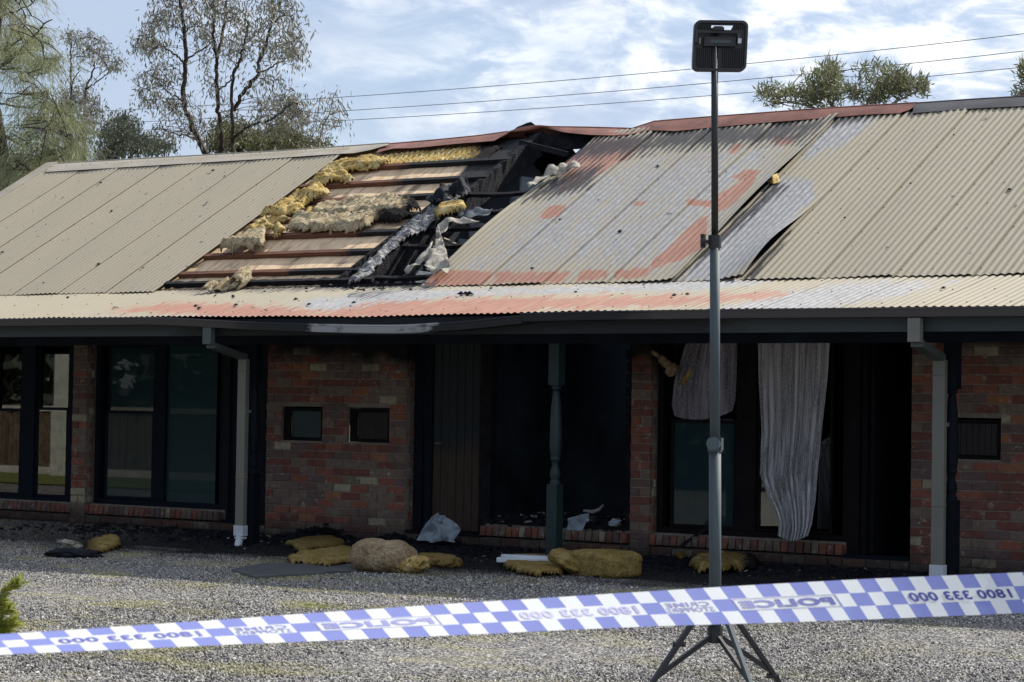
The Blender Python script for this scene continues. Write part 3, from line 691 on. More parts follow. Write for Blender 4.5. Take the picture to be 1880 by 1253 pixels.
# ---- what the hole bares: lining boards, battens, charred rafter
def charx(q, off=0): return np.clip((q[:, 0]-(855-(q[:, 1]-290)*.72+off))/90+.5, 0, 1.2)
PLO = .058
for (x0, x1) in ((-17.6, -16.905), (-16.895, -16.105), (-16.095, -15.305), (-15.295, -14.505), (-14.495, -14.20)):
    nx, ny = 10, 40; X = np.linspace(x0, x1, nx+1); Y = np.linspace(-.60, 2.62, ny+1); XX, YY = np.meshgrid(X, Y)
    P = np.stack([XX, YY, zmain(YY)-PLO+.003*np.sin(XX*9+YY*4)], -1).reshape(-1, 3); f = [(j*(nx+1)+i, j*(nx+1)+i+1, (j+1)*(nx+1)+i+1, (j+1)*(nx+1)+i) for j in range(ny) for i in range(nx)]
    me = bpy.data.meshes.new('lining_board'); me.from_pydata(P.tolist(), [], f); me.update(); attr(me, 'char', charx(px(P)))
    o = link('lining_board', me, M_PLANK, B); md = o.modifiers.new('s', 'SOLIDIFY'); md.thickness = .012; md.offset = -1
for (x0, x1) in ((-16.905, -16.895), (-16.105, -16.095), (-15.305, -15.295), (-14.505, -14.495)):   # rafters below the board joints
    xm = (x0+x1)/2; MB().bar((xm, -.6, zmain(-.6)-PLO-.075), (xm, 2.6, zmain(2.6)-PLO-.075), .045, .11, (0, -SM, 1)).build('rafter', M_BLACK, B)
ROWS = [2.02, 1.61, 1.225, .80, .436, .027, -.36]
def batten(x0, x1, y, m, name='batten', w=.066, h=.054, char=None, sag=0):
    n = max(3, int((x1-x0)/.09)); mb = MB(); nn = Vector((0, -SM, 1)).normalized(); dd = Vector((0, 1, SM)).normalized(); vs = []; fs = []
    for i in range(n+1):
        t = i/n; x = x0+(x1-x0)*t; er = 1-.35*(char if isinstance(char, float) else 0)*abs(math.sin(i*1.7))
        c = Vector((x, y, zmain(y)-PLO+h/2+.002-sag*math.sin(math.pi*t)+random.uniform(-.0015, .0015)))
        for a, b in ((-1, -1), (1, -1), (1, 1), (-1, 1)): vs.append(c+dd*a*w/2*er+nn*b*h/2*er)
    for i in range(n):
        for k in range(4): fs.append((i*4+k, i*4+(k+1) % 4, i*4+4+(k+1) % 4, i*4+4+k))
    fs += [(3, 2, 1, 0), tuple(n*4+k for k in range(4))]; mb.add(vs, fs); me = mb.mesh(name)
    P = verts(me); attr(me, 'char', np.clip((charx(px(P), -95 if y > 0 else -170)) if char is None else np.full(len(P), char), 0, 1.2)); return link(name, me, m, B)
for y in ROWS: batten(-16.80, -14.16, y, M_BATTEN)
batten(-16.80, -14.0, -.58, M_BATTEN, char=1.0, h=.07)
for y, xe in ((1.235, -13.20), (.835, -13.20), (.50, -13.20), (-.50, -13.20), (.13, -13.2)): batten(-14.16, xe, y-.003*(y > 0), M_CHAR, 'charred_batten', .07, .05, 1.0, .02)
# charred rafter / truss on the party wall: its cracked side faces the camera
def rafter(x, w, h, y0, y1, off, m, name, seg=60):
    vs = []; fs = []
    for i in range(seg+1):
        Y = y0+(y1-y0)*i/seg; z = zmain(Y)+off; e = .010*math.sin(i*2.3)+random.uniform(-.006, .006)
        for a, b in ((-w/2, -h), (w/2+e*.6, -h+e), (w/2+random.uniform(-.006, .006), -h*.5), (w/2+e, e), (-w/2, 0)): vs.append((x+a, Y, z+b))
    for i in range(seg):
        for k in range(5): fs.append((i*5+k, i*5+(k+1) % 5, i*5+5+(k+1) % 5, i*5+5+k))
    fs += [(4, 3, 2, 1, 0), tuple(seg*5+k for k in range(5))]; mb = MB(); mb.add(vs, fs); return mb.build(name, m, B)
rafter(-14.20, .09, .26, -.66, 2.66, -.012, M_CHAR, 'charred_rafter')
rafter(-14.44, .05, .12, -.60, 1.10, .012, M_CHAR, 'charred_rafter')
rafter(-13.36, .05, .14, -.66, 2.6, -.05, M_CHAR, 'charred_rafter', 20)
rafter(-12.4, .05, .14, -.66, 2.6, -.05, M_CHAR, 'charred_rafter', 10)
MB().bar((-14.3, RID, zmain(RID)-.12), (-12.2, RID, zmain(RID)-.13), .04, .18).build('ridge_beam', M_CHAR, B)
MB().box(-14.6, -12.9, -.68, -.60, 2.47, 2.60).build('wall_plate', M_CHAR, B)
a = onPl(955, 262, (0, -SM, 1), (0, JY, JZ-.02)); b = onMain(1042, 284, -.06); MB().bar(a, b, .03, .06).build('roof_brace', M_CHAR, B)
a = onY(812, 438, .9); b = onY(842, 452, .6); MB().bar(a, b, .03, .03).build('fallen_stick', simple('weathered_timber', (.36, .31, .25), .8), B)
# ash crust along the rafter top
def crust(outline, m, name, h=.035, res=.022, top=None, label=None, cat=None, group=None, ridge=0, char=None, base=0.0, edge=.05, parent=None, plane='roof', rough=1.0, seed=0, drape=True, lipend=None):
    """a lumpy sheet lying on the roof slope (or ground): outline in picture coordinates, placed on the real plane"""
    if plane == 'roof':
        O = np.array([onMain(x, y, base) for x, y in outline]); L2 = O[:, :2]
    else:
        O = np.array([onZ(x, y, plane) for x, y in outline]); L2 = O[:, :2]
    x0, y0 = L2.min(0); x1, y1 = L2.max(0); ry = res*.87 if plane == 'roof' else res
    gx = np.arange(x0, x1+res, res); gy = np.arange(y0, y1+ry, ry); XX, YY = np.meshgrid(gx, gy); Q = np.stack([XX.ravel(), YY.ravel()], 1)
    jit = np.array([[mnoise.noise(Vector((q[0]*7, q[1]*7, seed)))*.018, mnoise.noise(Vector((q[0]*7, q[1]*7, seed+5)))*.018] for q in Q])
    # signed distance
    mk = polymask(Q+jit, L2, edge); ins = mk > .5
    rel = np.clip((mk-.5)*2, 0, 1)**.55
    nz = np.array([.62*(1-2.4*abs(mnoise.noise(Vector((q[0]*3.2+seed, q[1]*5.5-q[0]*1.5, seed*3.3)))))+.45*mnoise.fractal(Vector((q[0]*17, q[1]*17, seed*3.3)), 1.0, 2.2, 3) for q in Q])
    hh = rel*h*np.clip(1+rough*nz*.55, .15, 2.1)
    if ridge: hh += rel*ridge*np.cos(Q[:, 0]/PIT*2*math.pi)
    if drape and plane == 'roof':       # sag between battens
        d = np.min(np.abs(Q[:, 1][:, None]-np.array(ROWS+[-.58])[None, :]), 1); hh += np.where(True, .03*np.exp(-(d/.06)**2)-.02, 0)
    if lipend is not None: hh += rel*lipend(Q)
    ins2 = ins.reshape(XX.shape); idx = -np.ones(len(Q), int); vs = []; fs = []
    zb = zmain(Q[:, 1])+base-.03 if plane == 'roof' else np.full(len(Q), plane)+gz(Q[:, 0], Q[:, 1])*(plane == 0)
    nx_ = len(gx); cells = [(j, i) for j in range(len(gy)-1) for i in range(nx_-1) if ins2[j, i] and ins2[j, i+1] and ins2[j+1, i] and ins2[j+1, i+1]]
    def vid(j, i):
        k_ = j*nx_+i
        if idx[k_] < 0:
            idx[k_] = len(vs); vs.append((Q[k_, 0]+jit[k_, 0]*.5, Q[k_, 1]+jit[k_, 1]*.5, zb[k_]+hh[k_]))
        return idx[k_]
    for j, i in cells: fs.append((vid(j, i), vid(j, i+1), vid(j+1, i+1), vid(j+1, i)))
    if not fs: return None
    me = bpy.data.meshes.new(name); me.from_pydata(vs, [], [tuple(f) for f in fs]); me.update(); me.polygons.foreach_set('use_smooth', [True]*len(fs))
    P = np.array(vs); q = px(P); attr(me, 'char', char(q) if char else np.zeros(len(P)))
    o = link(name, me, m, parent); md = o.modifiers.new('s', 'SOLIDIFY'); md.thickness = .016 if h > .03 else .008; md.offset = -1
    if label: tag(o, label, cat, group)
    return o
crust([(868, 350), (845, 362), (815, 392), (780, 420), (745, 440), (715, 465), (690, 492), (662, 516), (636, 522), (655, 500), (690, 470), (716, 440), (745, 415), (770, 398), (800, 372), (840, 345)], M_ASH, 'ash_crust', .05, .016, parent=B, base=.03, edge=.04, rough=2.2, seed=2, drape=False)

# ---- insulation on the roof (loose: each its own thing)
GRP = 'torn insulation batts lying on the bared battens'
crust([(622, 292), (650, 285), (690, 283), (712, 288), (716, 296), (690, 306), (650, 310), (610, 318), (588, 326), (580, 318), (600, 305)], M_INY, 'insulation_batt', .05, .02, label='crumpled yellow insulation at the hole edge just under the ridge cap', cat='insulation', group=GRP, base=.03, seed=1, rough=1.6)
crust([(690, 283), (740, 276), (840, 268), (925, 262), (915, 268), (890, 290), (820, 293), (760, 297), (700, 303), (684, 300)], M_INY, 'insulation_batt', .035, .018, label='long ochre insulation strip ribbed by the sheets, right under the ridge cap', cat='insulation', group=GRP, base=-.005, ridge=.014, seed=3, char=lambda q: np.clip((q[:, 0]-800)/110, 0, 1), rough=.5)
crust([(566, 338), (588, 318), (610, 312), (640, 318), (652, 328), (640, 335), (612, 334), (590, 340), (566, 352)], M_INY, 'insulation_batt', .07, .02, label='yellow insulation curl beside the second gap below the ridge', cat='insulation', group=GRP, base=.03, seed=4, rough=1.8)
crust([(505, 382), (535, 366), (560, 352), (590, 342), (608, 350), (600, 362), (570, 368), (545, 392), (520, 398), (490, 400), (470, 405)], M_INY, 'insulation_batt', .085, .02, label='bright yellow folded insulation halfway down the left hole edge', cat='insulation', group=GRP, base=.03, seed=5, rough=1.8)
crust([(465, 412), (490, 400), (520, 398), (552, 402), (560, 382), (580, 372), (565, 395), (548, 398), (500, 412), (470, 420)], M_INY, 'insulation_batt', .05, .02, label='thin dull yellow batt under the folded one at the left hole edge', cat='insulation', group=GRP, base=.0, seed=6)
crust([(438, 440), (460, 418), (480, 402), (500, 412), (525, 418), (528, 425), (500, 434), (500, 420), (470, 428), (450, 440)], M_INY, 'insulation_batt', .065, .02, label='ragged bright yellow tuft above the rolled batt', cat='insulation', group=GRP, base=.04, seed=7, rough=2)
crust([(400, 458), (420, 440), (445, 430), (470, 424), (490, 420), (488, 440), (482, 458), (460, 460), (430, 462), (405, 464)], M_INC, 'insulation_batt', .085, .018, label='ribbed batt rolled over at its lower edge, lowest at the left hole edge', cat='insulation', group=GRP, base=.05, ridge=.008, seed=8, rough=.5, lipend=lambda Q: .07*np.exp(-((Q[:, 1]-Q[:, 1].min())/.12)**2))
crust([(568, 390), (580, 376), (600, 368), (650, 363), (690, 361), (715, 357), (725, 364), (700, 378), (650, 390), (640, 396), (600, 401), (575, 401)], M_INC, 'insulation_batt', .07, .018, label='upper of the two wide scorched cream batts in mid hole', cat='insulation', group=GRP, base=.02, ridge=.006, seed=9, rough=1.1, char=lambda q: np.clip((q[:, 0]-690)/60, 0, 1))
crust([(700, 372), (716, 358), (735, 360), (762, 366), (775, 380), (750, 392), (700, 395), (660, 393), (670, 382)], M_INC, 'insulation_batt', .075, .018, label='grey scorched batt touching the ash crust, right of the upper cream batt', cat='insulation', group=GRP, base=.02, ridge=.008, seed=10, rough=1.3, char=lambda q: np.clip((q[:, 0]-705)/60, 0, 1))
crust([(524, 422), (530, 405), (545, 395), (600, 395), (650, 394), (690, 390), (740, 388), (760, 392), (730, 405), (690, 402), (676, 418), (650, 424), (600, 426), (560, 426)], M_INC, 'insulation_batt', .085, .018, label='lower of the two wide scorched cream batts, charred at its right end', cat='insulation', group=GRP, base=.03, ridge=.007, seed=11, rough=.9, char=lambda q: np.clip((q[:, 0]-655)/55, 0, 1))
crust([(795, 385), (806, 376), (830, 370), (852, 370), (861, 378), (850, 384), (820, 390), (800, 396)], M_INY, 'insulation_batt', .075, .018, label='small yellow batt perched on the charred rafter', cat='insulation', group=GRP, base=.10, seed=12, rough=.5)
# curled batt at the bottom edge
def blob(name, m, loc, size, rot=(0, 0, 0), seed=0, amp=.16, sub=4, power=3.0, label=None, cat='insulation', group=None, char=None, freq=3.0, flat=.0):
    bm = bmesh.new(); bmesh.ops.create_icosphere(bm, subdivisions=sub, radius=1)
    for v in bm.verts:
        c = v.co; s_ = (abs(c.x)**power+abs(c.y)**power+abs(c.z)**power)**(-1/power); c = c*s_
        n_ = .55*(1-2.6*abs(mnoise.noise(Vector((c.x*freq*.9+seed*7, c.y*freq*.6, c.z*freq*.45+c.x)))))+.6*mnoise.fractal(Vector((c.x*freq+seed*7, c.y*freq*.8, c.z*freq*.8)), 1.0, 2.1, 4); c = c*(1+amp*n_)
        v.co = Vector((c.x*size[0]/2, c.y*size[1]/2, c.z*size[2]/2))
    me = bpy.data.meshes.new(name); bm.to_mesh(me); bm.free(); me.polygons.foreach_set('use_smooth', [True]*len(me.polygons))
    attr(me, 'char', np.zeros(len(me.vertices)) if char is None else char(verts(me)))
    o = link(name, me, m); o.location = tuple(loc); o.rotation_euler = rot
    if label: tag(o, label, cat, group)
    return o
curl = thing('insulation_curl', 'curled scrap of cream insulation hanging over the lower hole edge', 'insulation', onMain(430, 522, 0), GRP)
def spiral(c0, pts, w, th, m, parent, seed):
    mb = MB(); prev = None; vs = []; fs = []
    for i, (dx, dy, dz) in enumerate(pts):
        wv = w*(1+.25*math.sin(i*1.3+seed))
        for s_ in (-1, 1): vs.append((c0[0]+dx, c0[1]+dy+s_*wv/2, c0[2]+dz+s_*wv*.28))
    for i in range(len(pts)-1): fs.append((2*i, 2*i+1, 2*i+3, 2*i+2))
    mb.add(vs, fs); me = mb.mesh('curl_strip', True); attr(me, 'char', np.zeros(len(me.vertices))); o = link('curl_strip', me, m, parent); md = o.modifiers.new('s', 'SOLIDIFY'); md.thickness = th; s2 = o.modifiers.new('b', 'SUBSURF'); s2.levels = 2; s2.render_levels = 2
    dt = bpy.data.textures.new('fluff', 'CLOUDS'); dt.noise_scale = .05; dm = o.modifiers.new('d', 'DISPLACE'); dm.texture = dt; dm.strength = .03; dm.texture_coords = 'LOCAL'; return o
cc = onMain(440, 512, .06)
spiral(cc, [(.11*math.cos(a)*(1-a/14), 0, .10*math.sin(a)*(1-a/14)) for a in np.linspace(-1.2, 6.4, 18)], .22, .035, M_INC, curl, 1)
spiral(onMain(418, 523, .04), [(x, -.02*i, .03*math.sin(i*1.9)) for i, x in enumerate(np.linspace(.14, -.18, 10))], .20, .04, M_INC, curl, 2)
spiral(onMain(407, 524, .06), [(.05*math.cos(a), 0, .05*math.sin(a)) for a in np.linspace(0, 5, 10)], .20, .02, M_INC, curl, 3)
# yellow scrap pushed out of the sooted seam
p = onMain(1418, 330, .03); mb = MB(); A = [onMain(1405, 333, .02), onMain(1428, 318, .05), onMain(1432, 334, .02), onMain(1418, 322, .10)]
mb.add([tuple(a) for a in A]+[tuple(onMain(1420, 338, .04))], [(0, 4, 2), (0, 3, 4), (4, 3, 2), (3, 1, 2), (0, 1, 3), (0, 2, 1)]); me = mb.mesh('insulation_scrap'); attr(me, 'char', np.zeros(len(me.vertices))); o = link('insulation_scrap', me, M_INY); tag(o, 'small yellow insulation scrap poking out of the sooted roof seam behind the pole', 'insulation')
# torn foil and paper hanging round the hole
def rag(outline, m, name, off, label, cat='debris', n=3, depth=.06, seed=0, back=False):
    pts = [onMain(x, y, off) for x, y in outline]; c = np.mean(pts, 0); bm = bmesh.new(); vv = [bm.verts.new(Vector(p)) for p in pts]
    bm.faces.new(vv); bmesh.ops.triangulate(bm, faces=bm.faces[:]); 
    for _ in range(n): bmesh.ops.subdivide_edges(bm, edges=bm.edges[:], cuts=1, use_grid_fill=True)
    for v in bm.verts:
        v.co += Vector((0, -.5, .86))*depth*mnoise.fractal(v.co*7+Vector((seed, 0, 0)), 1., 2.1, 4)+Vector((1, 0, 0))*.012*mnoise.noise(v.co*20)
    me = bpy.data.meshes.new(name); bm.to_mesh(me); bm.free(); me.polygons.foreach_set('use_smooth', [True]*len(me.polygons)); attr(me, 'char', np.zeros(len(me.vertices)))
    o = link(name, me, m); md = o.modifiers.new('s', 'SOLIDIFY'); md.thickness = .004
    return tag(o, label, cat)
rag([(806, 418), (812, 440), (818, 458), (826, 486), (818, 500), (796, 497), (780, 492), (788, 466), (797, 446), (800, 430)], M_TORN, 'torn_foil', .10, 'pale torn foil hanging like a tent at the lower right of the hole', seed=1)
rag([(742, 500), (760, 484), (782, 464), (796, 450), (790, 470), (772, 488), (752, 502)], M_TORN, 'torn_foil', .05, 'thin pale foil strip left of the tent-like foil', seed=2, n=2)
rag([(812, 408), (822, 406), (852, 402), (880, 404), (850, 410), (826, 414), (816, 432), (800, 428), (806, 416)], M_TORN, 'torn_foil', .07, 'pale paper scrap on the charred batten above the tent-like foil', seed=3, n=2)
rag([(968, 342), (990, 322), (1012, 306), (1030, 300), (1050, 298), (1066, 302), (1058, 310), (1035, 312), (1010, 320), (985, 334), (972, 346)], M_TORN, 'torn_foil', .10, 'wavy pale paper roll lying on the browned sheet right of the hole', seed=4, n=2, depth=.08)
rag([(780, 372), (812, 350), (846, 330), (858, 326), (862, 344), (848, 360), (830, 352), (800, 374)], M_BLACK, 'charred_sheet', .16, 'black charred sarking flap standing above the ash crust', seed=5, depth=.12)
rag([(838, 386), (862, 384), (905, 386), (890, 400), (862, 406), (840, 400)], simple('smoked_foil', (.045, .055, .070), .5, .4, .4, 6), 'smoked_sarking', .0, 'grey smoked sarking scrap between charred battens', seed=6)

# ---- gutter, fascia, veranda beam, rafters ends
GY = -2.20
gl = [(-22.0, 2.222), (-17.6, 2.222), (-15.35, 2.222), (-14.95, 2.205), (-14.55, 2.178), (-13.7, 2.146), (-12.6, 2.120), (-12.1, 2.124), (-11.8, 2.142), (-11.4, 2.178), (-11.1, 2.205)]
gr = [(-11.12, 2.214), (-10.6, 2.224), (-9.0, 2.228), (-6.5, 2.222), (-4.3, 2.222)]
def gutter(path):
    xs = []; zs = []
    for (xa, za), (xb, zb) in zip(path[:-1], path[1:]):
        n = max(1, int((xb-xa)/.15)); xs += list(np.linspace(xa, xb, n, endpoint=False)); zs += list(np.linspace(za, zb, n, endpoint=False))
    xs.append(path[-1][0]); zs.append(path[-1][1])
    zs = np.convolve(np.pad(zs, 2, 'edge'), np.ones(5)/5, 'valid')
    prof = [(.012, .0), (0, 0), (-.004, -.012), (0, -.02), (.004, -.06), (.006, -.075), (.115, -.078), (.118, -.01)]
    vs = []; fs = []; np_ = len(prof)
    for x, z in zip(xs, zs):
        tw = max(0, (2.20-z))*.5
        for a, b in prof: vs.append((x, GY+a-tw*(1+b*8)*.25, z+b))
    for i in range(len(xs)-1):
        for k in range(np_-1): fs.append((i*np_+k, i*np_+k+1, (i+1)*np_+k+1, (i+1)*np_+k))
    mb = MB(); mb.add(vs, fs); me = mb.mesh('gutter'); P = verts(me); q = px(P)
    attr(me, 'char', np.clip(.5+np.minimum((q[:, 0]-430)/250, (1180-q[:, 0])/250), 0, 1)); attr(me, 'bare', np.clip(np.minimum((q[:, 0]-500)/120, (860-q[:, 0])/120), 0, .75)+.3*np.clip(np.minimum((q[:, 0]-830)/60, (975-q[:, 0])/20), 0, 1))
    o = link('gutter', me, M_GUTTER, B); md = o.modifiers.new('s', 'SOLIDIFY'); md.thickness = .003; return o
gutter(gl); gutter(gr)
def longbox(x0, x1, y0, y1, z0, z1, m, name, charf, sag=None):
    n = int((x1-x0)/.15); mb = MB(); vs = []; fs = []
    for i in range(n+1):
        x = x0+(x1-x0)*i/n; d = sag(x) if sag else 0
        vs += [(x, y0, z0+d), (x, y1, z0+d), (x, y1, z1+d), (x, y0, z1+d)]
    for i in range(n):
        for k in range(4): fs.append((i*4+k, i*4+4+k, i*4+4+(k+1) % 4, i*4+(k+1) % 4))
    fs += [(0, 1, 2, 3), tuple(n*4+k for k in (3, 2, 1, 0))]; mb.add(vs, fs); me = mb.mesh(name); q = px(verts(me)); attr(me, 'char', charf(q[:, 0])); attr(me, 'bare', np.zeros(len(q))); return link(name, me, m, B)
fc = lambda x: np.clip(.5+np.minimum((x-330)/160, (1330-x)/220), 0, 1.3)
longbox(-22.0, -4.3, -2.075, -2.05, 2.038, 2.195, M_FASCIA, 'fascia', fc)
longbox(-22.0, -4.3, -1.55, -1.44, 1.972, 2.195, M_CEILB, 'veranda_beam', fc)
x = -21.6
while x < -4.4:      # veranda rafters
    MB().bar((x, -2.04, zver(-2.04)-.075), (x, -.02, zver(-.02)-.075), .04, .09, (0, -SV, 1)).build('veranda_rafter', M_BLACK, B); x += .9
# burnt lining hanging under the eave
for (x, y, w) in ((505, 604, 1), (625, 640, 2), (755, 650, 1)): 
    p = onY(x, y, -.3)

# ---- veranda posts
def post(X, Y, m):
    o = bpy.data.objects.new('veranda_post', None)
    W_ = .054; mb = MB(); mb.box(X-W_, X+W_, Y-W_, Y+W_, float(gz(X, Y))-.02, .715); mb.box(X-W_, X+W_, Y-W_, Y+W_, 1.60, 1.972)
    prof = [(.715, .050), (.73, .046), (.742, .050), (.752, .036), (.765, .040), (.80, .050), (.84, .044), (.88, .031), (.925, .036), (.935, .046), (.95, .046), (.958, .040), (.97, .046), (.985, .046), (.99, .048), (1.05, .054), (1.2, .055), (1.40, .047), (1.52, .034), (1.56, .030), (1.565, .044), (1.578, .044), (1.583, .036), (1.59, .044), (1.60, .050)]
    mb.lathe(X, Y, prof, 20); me = mb.mesh('veranda_post'); 
    for p_ in me.polygons: p_.use_smooth = abs(p_.normal.z) < .9 and len(p_.vertices) == 4 and p_.area < .01
    return link('veranda_post', me, m, B)
post(-14.735, -1.495, M_POSTK); post(-11.19, -1.495, M_POST); post(-7.405, -1.495, M_POSTK)
# ---- downpipes
def downpipe(X, ztop_l, m, long_end):
    mb = MB(); hw, hd = .052, .03
    Yp = -1.60; zb = .18
    mb.box(X-hw, X+hw, Yp-hd, Yp+hd, zb, 1.83)
    for z in (1.70, .66): mb.box(X-hw-.004, X+hw+.004, Yp-hd-.004, Yp+hd+.004, z, z+.012); 
    o = mb.build('downpipe', m, B); bevel(o, .004)
    mb2 = MB(); mb2.box(X+.035-hw, X+.035+hw, -2.155-hd, -2.155+hd, 1.955, 2.14); link('downpipe_drop', mb2.mesh('downpipe_drop'), M_PIPE if X > -10 else M_GREEN, o)
    a = Vector((X+.035, -2.125, 1.945)); b = Vector((X, Yp-.005, 1.845)); mb3 = MB(); mb3.bar(a, b, .098, .055); link('downpipe_elbow', mb3.mesh('downpipe_elbow'), M_GREEN, o)
    g = float(gz(X, Yp)); mb4 = MB(); mb4.box(X-hw-.007, X+hw+.007, Yp-hd-.007, Yp+hd+.007, .10 if long_end else .05, .20)
    if long_end: mb4.tube([(X, Yp, .12), (X-.004, Yp-.01, .06), (X-.008, Yp-.035, -.02)], [.04, .036, .038], 12); mb4.box(X-hw-.002, X+hw+.002, Yp-.028, Yp+.028, .07, .09)
    else: mb4.box(X-.04, X+.04, Yp-.04, Yp+.04, -.02, .05)
    link('pipe_end', mb4.mesh('pipe_end'), M_PVC, o)
    MB().box(X-hw-.012, X+hw+.012, Yp-.005, -1.552, 1.30, 1.33).build('pipe_bracket', m, B)
downpipe(-14.79, 1.93, M_PIPE, True); downpipe(-7.465, 1.95, M_GREEN if False else M_PIPE, False)

# ---- windows and doors, set back .12 behind the brick face
WY = .12; ZH = 2.08; ZS = .235
def frame_rect(x0, x1, z0, z1, y, w, d, m, name, parent):
    mb = MB(); mb.box(x0, x0+w, y, y+d, z0, z1); mb.box(x1-w, x1, y, y+d, z0, z1); mb.box(x0+w, x1-w, y, y+d, z0, z0+w); mb.box(x0+w, x1-w, y, y+d, z1-w, z1); return bevel(mb.build(name, m, parent), .003)
def window(x0, x1, lights, mframe=M_FRAME, fw=.05):
    """lights: (x0,x1,kind,glass,transom)"""
    w = frame_rect(x0, x1, ZS, ZH, WY, fw, .09, mframe, 'window', B)
    xs = [l[0] for l in lights][1:]
    for a, b in zip([l[1] for l in lights][:-1], xs): bevel(MB().box(a, b, WY-.012, WY+.085, ZS+fw, ZH-fw).build('mullion', mframe, w), .003)
    for (a, b, kind, gl, tr) in lights:
        if kind == 'sash':
            frame_rect(a+.003, b-.003, tr, ZH-fw-.003, WY+.045, .028, .03, mframe, 'upper_sash', w); frame_rect(a+.003, b-.003, ZS+fw+.003, tr+.03, WY+.012, .032, .03, mframe, 'lower_sash', w)
            if gl[0]: MB().box(a+.03, b-.03, WY+.058, WY+.062, tr+.02, ZH-fw-.03).build('pane', gl[0], w)
            if gl: MB().box(a+.03, b-.03, WY+.025, WY+.029, ZS+fw+.03, tr+.01).build('pane', gl[1], w)
        elif kind == 'fixed' and gl: MB().box(a, b, WY+.03, WY+.035, ZS+fw, ZH-fw).build('pane', gl[0], w)
    return w
T = 1.28
window(-21.54, -18.90, [(-21.5, -20.9, 'fixed', [M_GLASS], 0), (-20.85, -20.2, 'fixed', [M_GLASS], 0), (-20.15, -19.70, 'sash', [M_GLASS, M_GLASS], T-.02), (-19.47, -18.94, 'sash', [M_GLASS, M_GLASS], T)], fw=.04)
MB().box(-18.90, -18.752, WY, WY+.09, ZS, ZH).build('window_jamb', M_FRAME, B)
window(-18.50, -16.56, [(-18.36, -17.60, 'sash', [M_GLASSW, M_GLASSW], T-.02), (-17.42, -16.70, 'fixed', [M_SCREEN], 0)], fw=.06)
MB().box(-16.56, -16.47, WY-.02, WY+.1, .13, ZH).box(-16.47, -15.98, WY+.03, WY+.07, .135, ZH).build('door', M_BLACK, B)
# burnt-out room: door frame, plank door, empty window opening
MB().box(-13.985, -13.88, WY, WY+.09, .13, ZH).box(-13.86, -13.77, WY+.01, WY+.08, .13, ZH).build('door_frame', M_FRAME, B)
dr = MB().box(-13.77, -13.17, WY+.055, WY+.07, .136, ZH-.01).build('door', M_BLACK, B); dr['label'] = 'plank door, brown below and burnt black above'
nb = 6
for i in range(nb):
    a = -13.765+i*.098; o = bevel(MB().box(a+.002, a+.094, WY+.030+random.uniform(-.002, .002), WY+.054, .14+random.uniform(0, .006), ZH-.02).build('door_board', M_DOOR, dr), .004)
MB().tube([(-13.70, WY+.03, 1.02), (-13.70, WY-.02, 1.02), (-13.62, WY-.025, 1.02)], .009, 8).build('handle', simple('dull_steel', (.3, .3, .3), .35, .5, metal=.8), dr)
MB().box(-13.16, -13.02, WY-.01, WY+.09, .13, ZH).build('charred_mullion', M_CHAR, B)
MB().box(-13.02, -11.335, WY-.01, WY+.11, .235, .285).build('charred_sill', M_CHAR, B)
MB().box(-11.42, -11.335, WY, WY+.09, .285, ZH).build('charred_jamb', M_CHAR, B)
bm_ = MB()
for i in range(14):
    z = .32+i*.12; bm_.box(-11.45-random.uniform(0, .02), -11.42, WY+.01, WY+.07, z, z+.09)
bm_.build('cracked_stud', M_CHAR, B)
# right-hand window and open door
wr = window(-11.095, -9.10, [(-10.96, -10.245, 'sash', [None, M_GLASSW], T), (-10.04, -9.27, 'open', None, 0)], M_FRAMEB, .055)
frame_rect(-10.035, -9.275, ZS+.06, ZH-.06, WY+.02, .022, .04, M_FRAMEB, 'window_frame', B)
# shards of glass left in the broken light, either side of the curtain
def shard(pts, Y, m=M_GLASS):
    P = [onY(x, y, Y) for x, y in pts]; n = len(P); mb = MB(); mb.add([tuple(p) for p in P]+[tuple(p+np.array([0, .004, 0])) for p in P], [tuple(range(n)), tuple(range(2*n-1, n-1, -1))]+[(i, (i+1) % n, (i+1) % n+n, i+n) for i in range(n)]); return mb.build('glass_shard', m, wr)
shard([(1390, 690), (1400, 720), (1402, 830), (1440, 960), (1440, 966), (1386, 966)], WY+.04); shard([(1506, 812), (1525, 800), (1525, 972), (1500, 972)], WY+.04)
MB().box(-9.095, -8.98, WY-.03, WY+.1, .13, ZH).box(-8.97, -8.92, WY, WY+.07, .13, ZH).build('door_frame', M_FRAMEB, B)
do = MB().box(-8.93, -8.885, WY+.08, WY+.85, .14, ZH-.02).build('door', M_BLACK, B); do['label'] = 'blackened door swung open into the dark room'
MB().box(-8.88, -8.455, 1.0, 1.04, .14, ZH).build('inner_panel', M_BLACK, B)
MB().tube([(-8.75, .99, .98), (-8.75, .95, .98), (-8.68, .945, .985)], .01, 8).build('handle', simple('bright_steel', (.5, .5, .5), .3, .6, metal=.9), do)
# right of wall D: next opening
MB().box(-6.57, -5.9, WY+.03, WY+.07, .13, ZH).build('door', M_BLACK, B)
window(-5.9, -4.42, [(-5.8, -5.2, 'fixed', [M_GLASSD], 0), (-5.1, -4.5, 'fixed', [M_GLASSD], 0)])
